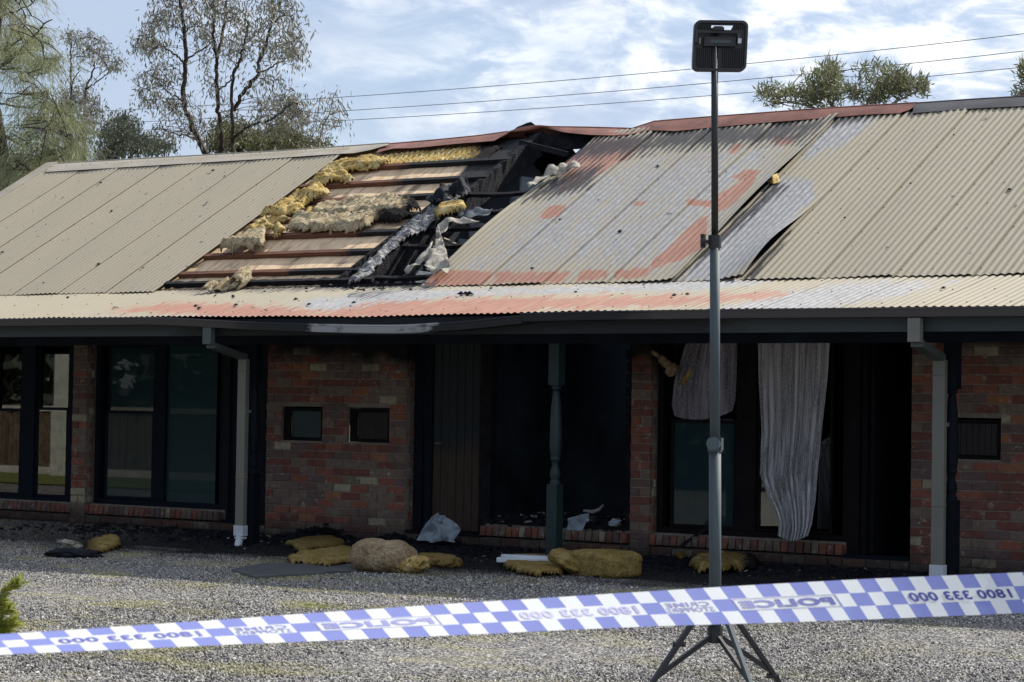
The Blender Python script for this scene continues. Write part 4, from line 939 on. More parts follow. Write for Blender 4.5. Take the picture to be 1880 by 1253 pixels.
# ---- service hatches in the brick
def hatch(x0, x1, z0, z1, m, boards, lab, back=.075):
    h = frame_rect(x0, x1, z0, z1, .035, .030, .05, M_FRAMEB, 'hatch', B); h['label'] = lab
    MB().box(x0+.03, x0+.09, .03, back, z0+.03, z1-.03).build('hatch_jamb', M_FRAMEB, h)
    if boards:
        n = boards; w = (x1-x0-.12)/n
        for i in range(n): bevel(MB().box(x0+.09+i*w+.0015, x0+.09+(i+1)*w-.0015, back-.025, back-.010, z0+.035, z1-.035).build('hatch_board', m, h), .002)
    else: MB().box(x0+.09, x1-.03, back-.022, back-.012, z0+.035, z1-.035).build('hatch_panel', m, h)
    MB().box(x0+.03, x1-.03, back, back+.01, z0+.03, z1-.03).build('hatch_back', M_BLACK, h)
    MB().box(x0+.095, x0+.10, back-.03, back-.022, z0+.07, z1-.09).build('hatch_hinge', M_PIPE, h)
    MB().box(x0-.02, x1+.02, .0, .05, z0-.016, z0-.002).build('hatch_ledge', M_MORTAR, h)
hatch(-15.645, -15.115, 1.012, 1.355, M_HATCHG, 0, 'hatch with a plain green panel'); hatch(-14.755, -14.235, 1.012, 1.355, M_HATCHB, 5, 'hatch with dark brown boards beside the green one')
hatch(-8.145, -7.625, 1.012, 1.355, M_HATCHB, 7, 'boarded hatch beside the right veranda post'); hatch(-7.255, -6.735, 1.012, 1.355, M_HATCHB, 5, 'boarded hatch at the right edge')

# ------------------------------------------------------------------ curtains
def curtain(left, right, Yf, m, name, label, folds=9, amp=.035, nu=90, nv=60, bottom=None):
    Lp = np.array(left, float); Rp = np.array(right, float)
    def res(P, t): d = np.r_[0, np.cumsum(np.linalg.norm(np.diff(P, axis=0), axis=1))]; return np.stack([np.interp(t*d[-1], d, P[:, k]) for k in range(2)], 1)
    tv = np.linspace(0, 1, nv+1); A = res(Lp, tv); C_ = res(Rp, tv); vs = []
    for j in range(nv+1):
        for i in range(nu+1):
            u = i/nu; q = A[j]*(1-u)+C_[j]*u
            if bottom: q = q+np.array([0, bottom(u)*sstep(.75, 1, tv[j])])
            ph = folds*2*math.pi*u+.9*math.sin(3*u*math.pi+tv[j]*1.2); y = Yf(tv[j], u)+amp*(math.sin(ph)+.45*math.sin(2.3*ph+1+tv[j]*2))*(.55+.45*tv[j])
            vs.append(tuple(onY(q[0], q[1], y)))
    f = [(j*(nu+1)+i, j*(nu+1)+i+1, (j+1)*(nu+1)+i+1, (j+1)*(nu+1)+i) for j in range(nv) for i in range(nu)]
    me = bpy.data.meshes.new(name); me.from_pydata(vs, [], f); me.update(); me.polygons.foreach_set('use_smooth', [True]*len(f)); return tag(link(name, me, m), label, 'curtain')
curtain([(1391, 622), (1393, 700), (1398, 790), (1396, 850), (1395, 872), (1408, 908), (1424, 940), (1430, 960), (1428, 984)], [(1524, 622), (1519, 700), (1508, 800), (1502, 860), (1497, 920), (1490, 965), (1483, 984)],
        lambda t, u: .085-.27*sstep(.3, 1, t), M_LACE, 'curtain', 'long white lace curtain blown out of the window over the brick sill', 9, .034, 120, 90, lambda u: 9*math.sin(u*math.pi))
curtain([(1262, 622), (1250, 660), (1238, 700), (1233, 745), (1238, 762)], [(1354, 622), (1352, 700), (1350, 735), (1346, 752)], lambda t, u: .115-.02*t, M_LACED, 'curtain', 'smoke greyed lace curtain gathered behind the upper sash left of the white one', 7, .02, 90, 40, lambda u: 13*math.sin(u*math.pi)**.6)
curtain([(1250, 770), (1246, 860), (1240, 945)], [(1345, 770), (1345, 860), (1340, 945)], lambda t, u: .33, M_LACED, 'curtain', 'dim lace curtain behind the lower sash left of the white one', 6, .02, 60, 20)
curtain([(232, 768), (218, 840), (207, 905)], [(242, 768), (262, 840), (283, 905)], lambda t, u: .21, M_LACE, 'curtain', 'faint grey drape spreading to the sill in the left window pair', 5, .02, 50, 20)
# wad of browned insulation over the upper sash
for i, (x, y, w) in enumerate(((1205, 652, .07), (1214, 662, .08), (1222, 668, .09), (1232, 680, .11))):
    pass
ch = thing('hanging_insulation', 'tan insulation tatters hanging above the window beside the brick pier', 'insulation', onY(1222, 665, .02))
for i, (x, y, w, h) in enumerate(((1204, 650, .10, .04), (1216, 661, .07, .08), (1224, 668, .08, .08), (1233, 679, .10, .13), (1261, 694, .05, .16))):
    o = blob('insulation_tatter', M_INB if i < 4 else M_INY, (0, 0, 0), (w, .06, h), (0, math.radians(35), 0), seed=i, amp=.3, sub=3); o.location = Vector(onY(x, y, .02 if i < 4 else .10))-ch.location; o.parent = ch

# ------------------------------------------------------------------ debris on the ground
def gpt(x, y): p = onZ(x, y, 0); return float(p[0]), float(p[1])
GB = 'insulation batts dumped on the ground'
def flatbatt(outline_px, th, m, name, label, seed, zoff=0.0, rough=.6, char=None, lip=None):
    o = crust(outline_px, m, name, th, .02, label=label, cat='insulation', group=GB, plane=float(zoff), edge=.04, seed=seed, rough=rough, drape=False, char=char, lipend=lip); return o
flatbatt([(522, 1002), (560, 994), (610, 991), (636, 1000), (628, 1006), (560, 1014), (548, 1016), (535, 1006)], .05, M_ING, 'insulation_batt', 'flat mustard batt nearest the brick wall, left of the big bundle', 21, .02, .25)
flatbatt([(524, 1026), (545, 1022), (590, 1018), (640, 1013), (660, 1022), (650, 1034), (600, 1038), (560, 1033), (530, 1032)], .06, M_ING, 'insulation_batt', 'flattened yellow batt lying against the big bundle', 22, .0, .7)
flatbatt([(918, 1038), (940, 1032), (1000, 1031), (1040, 1036), (1046, 1050), (1030, 1058), (980, 1058), (945, 1052), (925, 1045)], .07, M_ING, 'insulation_batt', 'flat torn mustard batt in front of the white trim', 23, .0, .35)
flatbatt([(1218, 1015), (1250, 1011), (1300, 1012), (1302, 1024), (1270, 1026), (1250, 1032), (1232, 1026)], .05, M_ING, 'insulation_batt', 'ragged olive batt by the window sill behind the stand pole', 24, .0, 1.8)
flatbatt([(1262, 1044), (1275, 1036), (1330, 1034), (1395, 1038), (1390, 1052), (1330, 1056), (1280, 1055)], .07, M_ING, 'insulation_batt', 'dull olive batt half hidden by the stand pole, nearest the tape', 25, .0, 1.6, char=lambda q: np.clip((q[:, 0]-1330)/60, 0, 1))
flatbatt([(150, 1002), (180, 996), (222, 994), (224, 1003), (200, 1008), (150, 1014)], .06, M_ING, 'insulation_batt', 'narrow dirty batt on the gravel at the far left', 26, .0, 1.0, char=lambda q: np.clip((185-q[:, 0])/60+.35, 0, 1))
def on_ground(x, y): p = onZ(x, y, 0); return np.array([p[0], p[1], float(gz(p[0], p[1]))])
p = on_ground(686, 1044); bun = thing('insulation_bundle', 'big folded tan insulation bundle in front of the brick wall', 'insulation', p)
for (dx, dy, sz, sd_, ry) in ((-.13, .13, (.36, .34, .29), 3, -8), (.11, .17, (.40, .34, .275), 8, 14), (-.02, .10, (.50, .30, .20), 12, 0)):
    o = blob('insulation_fold', M_INB, (0, 0, 0), sz, (0, math.radians(ry), math.radians(-15)), sd_, .07, 5, 2.3, freq=3.4); o.location = (dx, dy, sz[2]*.47); o.parent = bun
spiral((0, 0, 0), [(.20, .02, .02), (.28, 0, .05), (.36, -.02, .03)], .2, .04, M_INB, bun, 2)
p = on_ground(744, 1047); blob('insulation_scrap', M_INY, p+np.array([0, .10, .07]), (.30, .22, .14), (0, math.radians(-12), math.radians(15)), 4, .25, 4, 2.2, 'pale yellow insulation scrap tucked against the big bundle', 'insulation')
p = on_ground(782, 1040); blob('insulation_scrap', M_ING, p+np.array([0, .15, .05]), (.42, .3, .13), (0, 0, .2), 5, .3, 4, 2.4, 'half charred brown insulation scrap right of the bundle', 'insulation', char=lambda V: np.full(len(V), .5))
p = on_ground(1084, 1058); o = blob('insulation_roll', M_ING, p+np.array([0, .20, .10]), (.60, .42, .235), (0, 0, math.radians(-14)), 6, .07, 5, 5.0, 'folded thick mustard batt at the foot of the middle post', 'insulation', freq=2.2)
p = on_ground(1024, 1056); blob('insulation_scrap', M_ING, p+np.array([0, .18, .12]), (.34, .3, .13), (.1, math.radians(22), .3), 7, .2, 4, 2.6, 'torn mustard flap leaning on the folded batt', 'insulation')
# white metal trim on the batt
a = on_ground(914, 1038); b = on_ground(1010, 1035); wt = thing('white_trim', 'white folded metal trim lying on the mustard batt beside the middle post', 'metal trim', a)
mb = MB(); pa = onY(914, 1028, -2.12); pb = onY(1010, 1029, -1.98); mb.bar(pa, pb, .09, .045); o = mb.build('trim_length', M_PVC, wt); bevel(o, .006)
pa2 = onY(922, 1020, -2.10); pb2 = onY(1006, 1023, -1.96); MB().bar(pa2, pb2, .08, .02).build('trim_lip', M_PVC, wt)
# grey crumpled sheet by the door
def crumple(outline, Y, m, name, label, cat, seed, depth=.14, lean=.25, n=4):
    pts = [onY(x, y, Y) for x, y in outline]; zb = min(p[2] for p in pts); bm = bmesh.new(); bm.faces.new([bm.verts.new(Vector(p)) for p in pts]); bmesh.ops.triangulate(bm, faces=bm.faces[:])
    for _ in range(n): bmesh.ops.subdivide_edges(bm, edges=bm.edges[:], cuts=1, use_grid_fill=True)
    for v in bm.verts:
        h = v.co.z-zb; v.co.y += lean*h+depth*(abs(mnoise.fractal(v.co*5+Vector((seed, 0, 0)), 1., 2.1, 3)))-depth*.3
    me = bpy.data.meshes.new(name); bm.to_mesh(me); bm.free(); attr(me, 'char', np.zeros(len(me.vertices))); o = link(name, me, m); md = o.modifiers.new('s', 'SOLIDIFY'); md.thickness = .008; return tag(o, label, cat)
M_GREYS = simple('smoky_white_sheet', (.30, .36, .42), .7, .2, .35, 9, .01)
crumple([(770, 992), (778, 970), (788, 950), (800, 943), (812, 950), (836, 966), (834, 980), (836, 996), (812, 992), (795, 996)], -.42, M_GREYS, 'crumpled_sheet', 'crumpled pale grey sheet propped at the foot of the plank door', 'debris', 1)
crumple([(1040, 976), (1044, 952), (1062, 946), (1080, 944), (1082, 956), (1074, 962), (1066, 982), (1050, 980)], .02, M_GREYS, 'crumpled_sheet', 'crumpled white rag on the burnt window sill beside the middle post', 'debris', 2, .08, .1, 3)
MB_ = MB().tube([onY(1072, 938, .12), onY(1088, 940, .1), onY(1100, 936, .08), onY(1107, 928, .05)], [.012, .018, .016, .01], 8); tag(MB_.build('charred_stick', simple('ashy_stick', (.26, .26, .28), .8)), 'pale curved stick rising from the burnt window sill', 'debris')
tag(crumple([(1118, 960), (1126, 952), (1140, 956), (1130, 966), (1120, 966)], .1, M_GREYS, 'paper_scrap', 'x', 'debris', 3, .04, .1, 2), 'small teal grey scrap on the right end of the burnt sill', 'debris')
mbs = MB().bar(onY(1250, 1003, -.05), onY(1300, 968, .06), .015, .03); tag(mbs.build('loose_timber', M_BLACK), 'dark slat leaning on the sill behind the stand pole', 'debris')
# dark flattened board on the gravel
p0 = [on_ground(x, y) for x, y in ((425, 1036), (480, 1030), (640, 1030), (652, 1043), (470, 1047))]; mb = MB(); mb.add([tuple(p+np.array([0, 0, .022])) for p in p0]+[tuple(p-np.array([0, 0, .01])) for p in p0], [(0, 1, 2, 3, 4)[::-1], (5, 6, 7, 8, 9)]+[(i, (i+1) % 5, (i+1) % 5+5, i+5) for i in range(5)]); tag(mb.build('fallen_board', simple('wet_dark_board', (.075, .08, .085), .6, .3, .3, 5)), 'dark flat board lying on gravel left of the tan bundle', 'board')
p = on_ground(150, 1012); blob('charred_lump', M_BLACK, p+np.array([-.15, .05, .03]), (.5, .25, .09), (0, 0, .3), 9, .35, 4, 2.2, 'black charred lump beside the narrow batt at far left', 'debris')
rg = blob('charred_rag', M_TORN, on_ground(130, 1003)+np.array([0, 0, .06]), (.22, .1, .06), (0, .2, .5), 10, .5, 4, 2, 'pale ragged scrap on the charred lump at far left', 'debris')
# charred litter: chips, flakes and lumps nobody could count
def litter():
    rng = random.Random(5); mb = MB(); n = 0
    def chip(x, y, z, s, mi):
        mb.cm = mi; a = rng.uniform(0, 6.28); dx, dy = math.cos(a), math.sin(a); l, w, h = s*rng.uniform(.6, 2.4), s*rng.uniform(.4, .9), s*rng.uniform(.15, .6); t = rng.uniform(-.4, .4)
        c = [(x+dx*i*l/2-dy*j*w/2, y+dy*i*l/2+dx*j*w/2, z+k*h+i*t*l*.3) for k in (0, 1) for i, j in ((-1, -1), (1, -rng.uniform(.4, 1)), (rng.uniform(.6, 1), 1), (-1, rng.uniform(.5, 1)))]
        mb.add(c, [(3, 2, 1, 0), (4, 5, 6, 7), (0, 1, 5, 4), (1, 2, 6, 5), (2, 3, 7, 6), (3, 0, 4, 7)])
    for _ in range(5200):
        x = rng.uniform(-19.5, -6.8); d = abs(rng.gauss(0, 1)); y = -.03-d*.85
        if y < -2.7: continue
        if abs(x+12.4) > rng.uniform(1.5, 6.5): continue
        r = rng.random(); mi = 0 if r < .90 else (1 if r < .955 else 2); chip(x, y, float(gz(x, y))+rng.uniform(0, .02), rng.uniform(.012, .05) if mi == 0 else rng.uniform(.008, .024), mi)
    for (cx_, w, z, hh) in ((-15.0, .5, 0, .16), (-14.1, .35, 0, .10), (-13.6, .5, .0, .1)):       # heaps against the wall
        for _ in range(260):
            a = rng.gauss(0, w/2); b = abs(rng.gauss(0, .16)); chip(cx_+a, -.03-b, z+max(0, hh*(1-abs(a)/w)*(1-b/.4))*rng.random(), rng.uniform(.02, .06), 0)
    for _ in range(900):                         # on the burnt sill and floor
        x = rng.uniform(-13.0, -11.35); chip(x, rng.uniform(.0, 1.6), (.235 if False else .27)+rng.uniform(-.05, .05)*1, rng.uniform(.012, .05), 0 if rng.random() < .88 else rng.choice((1, 2)))
    o = mb.build('charred_litter', None, None, mats=[M_BLACK, M_ASH, M_INB]); o['kind'] = 'stuff'; tag(o, 'black charred litter scattered along the foot of the wall', 'debris')
    # specks of char on the roof sheets
    mb = MB(); mb.cm = 0
    for _ in range(75):
        if rng.random() < .6: X, Y = rng.uniform(-21.5, -5.5), rng.uniform(-.7, 2.4); z = zmain(Y)+.02
        else: X, Y = rng.gauss(-12.5, 2.5), rng.uniform(-2.0, -.75); z = zver(Y)+.012
        if -16.9 < X < -13.2 and Y > -.7: continue
        if X < -21.6: continue
        s = rng.uniform(.006, .019); mb.add([(X-s, Y-s, z), (X+s*1.4, Y-s*.6, z), (X+s, Y+s*1.6, z+s), (X-s*.7, Y+s, z+s*.9), (X, Y, z+s*1.4)], [(0, 1, 4), (1, 2, 4), (2, 3, 4), (3, 0, 4)])
    for (x, y, s) in ((858, 541, .09), (645, 530, .06), (660, 533, .05), (700, 531, .05), (213, 565, .03)):
        P = onPl(x, y, (0, -SV, 1), (0, JY, JZ)); X, Y, z = P; z = zver(Y)+.012
        for _ in range(5):
            a, b = rng.uniform(-s, s), rng.uniform(-s, s)*.5; mb.add([(X+a-s*.4, Y+b-s*.3, z), (X+a+s*.5, Y+b-s*.2, z), (X+a+s*.3, Y+b+s*.4, z), (X+a, Y+b, z+s*.35)], [(0, 1, 3), (1, 2, 3), (2, 0, 3)])
    o = mb.build('roof_char_specks', M_BLACK); o['kind'] = 'stuff'; tag(o, 'small char flakes scattered over the roof sheets', 'debris')
litter()

# ------------------------------------------------------------------ flood light on its tripod stand
DEP = 10.66
def sp(x, y, d=DEP): return CAM+ray(x, y)*d
foot = sp(1313, 1170); fx, fy = foot[0], foot[1]
gzf = float(gz(fx, fy)); pxm = FPX/DEP
st = thing('light_stand', 'tall grey telescopic tripod stand in front of the burnt motel', 'light stand', (fx, fy, gzf))
def zat(y): return float(sp(1312, y)[2])
top_ = sp(1312, 55)
def axis(z): t = (z-foot[2])/(top_[2]-foot[2]); return Vector((foot[0]+(top_[0]-foot[0])*t, foot[1]+(top_[1]-foot[1])*t, z))
MB().tube([axis(zat(1172)), axis(zat(815))], .0285, 20).build('lower_tube', M_STAND, st, True)
MB().tube([axis(zat(818)), axis(zat(440))], .0235, 20).build('middle_tube', M_STAND, st, True)
MB().tube([axis(zat(445)), axis(zat(52))], .0165, 20).build('upper_tube', M_STANDK, st, True)
def collar(y0, y1, r, kx, m):
    c = MB().tube([axis(zat(y1)), axis(zat(y0))], r, 20).build('collar', m, st)
    zc = (zat(y0)+zat(y1))/2; a = axis(zc); side = Vector(_rt)*kx; f = -Vector(FW)
    return c, a, side, f
c, a, side, f = collar(432, 456, .031, -1, M_STANDK); k = MB().tube([a+side*.02, a+side*.062], .008, 8); k.tube([a+side*.048, a+side*.066], .020, 12).build('knob', M_STANDK, c); MB().bar(a+side*.055+Vector((0, 0, .034)), a+side*.055-Vector((0, 0, .03)), .018, .018).build('knob_wing', M_STANDK, c)
c, a, side, f = collar(806, 830, .034, 1, M_STAND); fr = (f+Vector(_rt)*-.25).normalized(); MB().tube([a+fr*.02, a+fr*.06+Vector((0, 0, .012))], .032, 18).build('knob', M_STAND, c, False); MB().box(a.x+.03, a.x+.045, a.y-.02, a.y+.0, a.z-.02, a.z+.035).build('knob_bolt', M_STAND, c)
c, a, side, f = collar(1085, 1112, .042, 1, M_STANDK)
c2 = MB().tube([axis(zat(1180)), axis(zat(1150))], .036, 16).build('collar', M_STANDK, st)
hub_t = axis(zat(1098)); hub_b = axis(zat(1168)); Zf = gzf+.01
for ang, lab in ((-151, 'left'), (-62, 'front'), (27, 'right')):
    A = math.radians(ang); d = Vector(_rt)*math.cos(A)+Vector((-_s, _c, 0))*math.sin(A); R_ = .44 if ang != -62 else .40
    ft = hub_t.copy(); ft.z = Zf; ft += d*R_; t0 = hub_t+d*.035
    lg = MB(); lg.bar(t0, ft+Vector((0, 0, .02)), .024, .024); l = bevel(lg.build('leg', M_STAND if ang == -62 else M_STANDK, st), .003)  # side legs black: their backlit shade is put into the colour
    MB().tube([ft+Vector((0, 0, .035)), ft-Vector((0, 0, .012))], [.018, .024], 10).build('rubber_foot', M_STANDK, l)
    mid = t0.lerp(ft, .66); MB().bar(hub_b+d*.02, mid, .014, .022).build('brace', M_STANDK, st)
    kk = t0.lerp(ft, .40 if ang == -151 else .72); MB().tube([kk-Vector(_rt)*.03, kk+Vector(_rt)*.03], .012, 8).build('leg_knob', M_STANDK, l)

fl0 = sp(1322, 85); FLt = thing('flood_light', 'square black LED flood light seen from behind on top of the stand', 'flood light', tuple(fl0))
fR = (Vector(_rt)*math.cos(.10)+Vector((-_s, _c, 0))*math.sin(.10)).normalized(); fN = fR.cross(Vector((0, 0, 1))).normalized()   # towards the camera
if fN.dot(Vector(FW)) > 0: fN = -fN
tl = math.radians(2.0); fU = (Vector((0, 0, 1))*math.cos(tl)+fR*math.sin(tl)).normalized(); fR2 = (fR*math.cos(tl)-Vector((0, 0, 1))*math.sin(-tl*.6)).normalized()
fC = Vector(fl0)
def FP(u, v, w=0): return fC+fR2*u+fU*v+fN*w
hw, hh = 50/pxm, 47/pxm
def rrect(hw, hh, r, n=6):
    P = []
    for cx_, cy_, a0 in ((hw-r, hh-r, 0), (-hw+r, hh-r, 90), (-hw+r, -hh+r, 180), (hw-r, -hh+r, 270)):
        for i in range(n+1): a = math.radians(a0+90*i/n); P.append((cx_+r*math.cos(a), cy_+r*math.sin(a)))
    return P
def ring_plate(outer, inner, w0, w1, name, m, parent):
    n = len(outer); vs = [FP(u, v, w) for w in (w0, w1) for P in (outer, inner) for u, v in P]; fs = []
    for i in range(n):
        j = (i+1) % n; fs += [(i, j, n+j, n+i), (2*n+i, 3*n+i, 3*n+j, 2*n+j), (i, 2*n+i, 2*n+j, j), (n+i, n+j, 3*n+j, 3*n+i)]
    mb = MB(); mb.add(vs, fs); o = mb.build(name, m, parent); return o
def plate(P, w0, w1, name, m, parent, bev=0):
    n = len(P); mb = MB(); mb.add([FP(u, v, w) for w in (w0, w1) for u, v in P], [tuple(range(n))[::-1], tuple(range(n, 2*n))]+[(i, (i+1) % n, n+(i+1) % n, n+i) for i in range(n)]); o = mb.build(name, m, parent)
    return bevel(o, bev, 2) if bev else o
out_ = rrect(hw, hh, .030); inn = rrect(hw-.013, hh-.013, .022)
bd = ring_plate(out_, inn, -.022, .012, 'housing_rim', M_STANDK, FLt)
s_ = 1/pxm
# back plate leaves the carrying slot open
def rect(u0, u1, v0, v1): return [(u0, v0), (u1, v0), (u1, v1), (u0, v1)]
hx0, hx1, hy0, hy1 = -18*s_, 22*s_, 30*s_, 39*s_
plate(rect(-hw+.012, hw-.012, -hh+.012, hy0), -.016, 0.0, 'back_plate', M_STANDK, FLt); plate(rect(-hw+.012, hx0, hy0, hh-.012), -.016, 0, 'back_plate', M_STANDK, FLt); plate([(hx1-.008, hy0), (hw-.012, hy0), (hw-.012, hh-.012), (hx1+.004, hh-.012), (hx1+.004, hy1)], -.016, 0, 'back_plate', M_STANDK, FLt); plate(rect(hx0, hx1+.004, hy1, hh-.012), -.016, 0, 'back_plate', M_STANDK, FLt)
for i in range(22):
    u = -hw+.022+i*(2*hw-.044)/21
    for (v0, v1) in ((-hh+.02, -4*s_), (hy0+.004, hh-.018)):
        if v0 > 0 and hx0-.006 < u < hx1+.008: continue
        if -4*s_-.001 <= v1 <= -4*s_+.001 and abs(u) < .012: continue
        plate(rect(u-.0012, u+.0012, v0, v1), 0.0, .011, 'cooling_fin', M_STANDK, FLt)
plate(rect(-32*s_, 28*s_, -2*s_, 16*s_), .0, .024, 'driver_box', M_STANDK, FLt, .003); plate(rect(-20*s_, 18*s_, 4*s_, 10*s_), .0245, .027, 'driver_label_plate', M_STAND, FLt)
plate(rect(-48*s_, 33*s_, 22*s_, 27*s_), .030, .036, 'yoke_bar', M_STANDK, FLt); plate(rect(29.5*s_, 33*s_, 4*s_, 21.9*s_), .004, .036, 'yoke_arm', M_STAND, FLt); plate(rect(-48*s_, -44.5*s_, 4*s_, 21.9*s_), .004, .036, 'yoke_arm', M_STANDK, FLt)
plate(rect(30*s_, 36*s_, 3*s_, 12*s_), .036, .042, 'yoke_tab', M_PVC, FLt); plate(rect(-42*s_, -39*s_, 2*s_, 12*s_), .036, .040, 'yoke_tab', M_PIPE, FLt)
plate([(-19*s_, 27.1*s_), (3*s_, 27.1*s_), (3*s_, 31*s_), (-1*s_, 34*s_), (-15*s_, 34*s_), (-19*s_, 31*s_)], .012, .045, 'mount_cap', M_STANDK, FLt)
plate(rect(-hw+.02, hw-.02, -hh+.02, hy0-.004), -.0225, -.0165, 'glass_front', simple('lamp_glass', (.5, .5, .48), .15, .5), FLt)

# ------------------------------------------------------------------ police tape
M_TW = M('tape_white', .75, .15); M_TB = M('tape_blue', .75, .15)
for m, c in ((M_TW, (.80, .84, .88)), (M_TB, (.25, .29, .66))):
    m.col(c); t = m.new('ShaderNodeBsdfTranslucent'); t.inputs[0].default_value = (*c, 1); x = m.new('ShaderNodeMixShader'); x.inputs[0].default_value = .5; m.lk(m.b.outputs[0], x.inputs[1]); m.lk(t.outputs[0], x.inputs[2]); m.lk(x.outputs[0], m.n['Material Output'].inputs[0])
M_TW, M_TB = M_TW.m, M_TB.m; M_TT = simple('tape_print_blue', (.05, .06, .27), .5, .3, .05)
# checks along the tape (unit: one check; the print repeats every 22)
cf = [3.12059541e-06, 2.26243290e-02, -1.61793027e+01-8.28139647]
xg = np.linspace(-420, 2330, 1200); ug = np.polyval(cf, xg)
def x_of_u(u): return np.interp(u, ug, xg)
def yc_top(x): return np.interp(x, [-420, 0, 660, 1200, 1560, 1880, 2330], [1193, 1170.5, 1123.5, 1087.6, 1066, 1050.7, 1030])
def yc_bot(x): return np.interp(x, [-420, 0, 660, 1200, 1560, 1880, 2330], [1214, 1196.8, 1169.8, 1147.3, 1137.3, 1126, 1110])
# smooth versions
_xt = np.linspace(-420, 2330, 300); _k = np.ones(31)/31
_T = np.convolve(np.pad(yc_top(_xt), 15, 'reflect', reflect_type='odd'), _k, 'valid'); _Bq = np.convolve(np.pad(yc_bot(_xt), 15, 'reflect', reflect_type='odd'), _k, 'valid')
TW = .075
def tape(u, v, w=0.0):
    """u in checks along the tape, v 0 (top) .. 1 (bottom), sheared print"""
    x = x_of_u(u); dxdu = (x_of_u(u+.5)-x_of_u(u-.5)); dep = FPX*.0295/dxdu
    yt = np.interp(x, _xt, _T); yb = np.interp(x, _xt, _Bq); h = (yb-yt)*dep/FPX; tilt = math.sqrt(max(0, TW*TW-h*h))
    wig = .0025*math.sin(u*.31)+.0010*math.sin(u*.83+1)+.0006*math.sin(u*3.1)
    P = CAM+ray(x, yt+(yb-yt)*v)*(dep-w)
    back = np.array([FW[0], FW[1], 0]); P = P+back*(tilt*(.5-v))+back*wig*(v-.5)*2
    return P
SH = .46
def tcell(mb, u0, u1, v0, v1, mi, w=0.0, n=2):
    mb.cm = mi; row = v0*3
    for i in range(n):
        a = u0+(u1-u0)*i/n; b = u0+(u1-u0)*(i+1)/n
        mb.add([tape(a+SH*v0*3, v0, w), tape(b+SH*v0*3, v0, w), tape(b+SH*v1*3, v1, w), tape(a+SH*v1*3, v1, w)], [(0, 3, 2, 1)])
tp = thing('police_tape', 'blue and white checked police tape stretched low across the whole foreground', 'police tape', tuple(tape(12, .5)))
V1, V2 = .335, .665; U0, U1 = -34.0, 42.0; STP = .05
us_ = np.arange(U0, U1+1e-6, STP); vr = [0, V1, V2, 1.0]
PT, PB = 1.19-SH*.5, .16-SH*2.5; sM = SH*1.5
mids = [(6.66, 7.72), (10.66, 11.72), (18.66, 19.72), (20.66, 21.72)]
mb = MB(); vs = [tape(u+SH*v*3, v) for v in vr for u in us_]; fs = []; mi = []; nu_ = len(us_)
for r in range(3):
    for i in range(nu_-1):
        uc = us_[i]+STP/2; fs.append((r*nu_+i, (r+1)*nu_+i, (r+1)*nu_+i+1, r*nu_+i+1))
        if r == 0: blue = (uc-PT) % 2 < 1.04
        elif r == 2: blue = (uc-PB) % 2 < 1.04
        else: w_ = (uc+sM) % 22; blue = any(a_ <= w_ < b_ for a_, b_ in mids)
        mi.append(int(blue))
mb.add(vs, fs); mb.mi = mi
o = mb.build('tape_band', None, tp, True, mats=[M_TW, M_TB])
def tape_text(txt, ua, ub, va, vb, name='lettering', bold=0.0):
    """mirrored (the tape shows its back): first letter on the right"""
    cu = bpy.data.curves.new('lettering', 'FONT'); cu.body = txt; cu.size = 1; cu.resolution_u = 3; cu.offset = bold; cu.space_character = 1.06
    to = bpy.data.objects.new('tmp_text', cu); COL.objects.link(to); bpy.context.view_layer.update(); dg = bpy.context.evaluated_depsgraph_get(); me0 = bpy.data.meshes.new_from_object(to.evaluated_get(dg)); V = verts(me0); F = [tuple(p.vertices) for p in me0.polygons]
    bpy.data.objects.remove(to); bpy.data.curves.remove(cu)
    x0, x1 = V[:, 0].min(), V[:, 0].max(); y0, y1 = V[:, 1].min(), V[:, 1].max(); vs = []
    for x, y, _ in V:
        u = ub-(x-x0)/(x1-x0)*(ub-ua); v = va+(1-(y-y0)/(y1-y0))*(vb-va); vs.append(tape(u+SH*(v*3-1.5), v, .0014))
    mb = MB(); mb.add(vs, F); return mb.build(name, M_TT, tp)
for per in (-1, 0, 1):
    b = per*22
    tape_text('1800 333 000', b+.0, b+6.3, .385, .615, bold=.034)
    tape_text('POLICE', b+12.05, b+17.5, .40, .60, bold=.045)
    tape_text('CRIME', b+7.95, b+10.4, .365, .49, bold=.015); tape_text('STOPPERS', b+7.85, b+10.45, .515, .635, bold=.015)
    fm = MB()
    for (a, c, v0, v1) in ((11.78, 17.8, .345, .357), (11.78, 17.8, .643, .655), (11.78, 11.85, .345, .655), (17.73, 17.8, .345, .655)):
        n = max(1, int(c-a)); fm.cm = 0
        for i in range(n):
            p, q = b+a+(c-a)*i/n, b+a+(c-a)*(i+1)/n; fm.add([tape(p+SH*(v0*3-1.5), v0, .0014), tape(q+SH*(v0*3-1.5), v0, .0014), tape(q+SH*(v1*3-1.5), v1, .0014), tape(p+SH*(v1*3-1.5), v1, .0014)], [(0, 3, 2, 1)])
    fm.build('print_border', M_TT, tp)

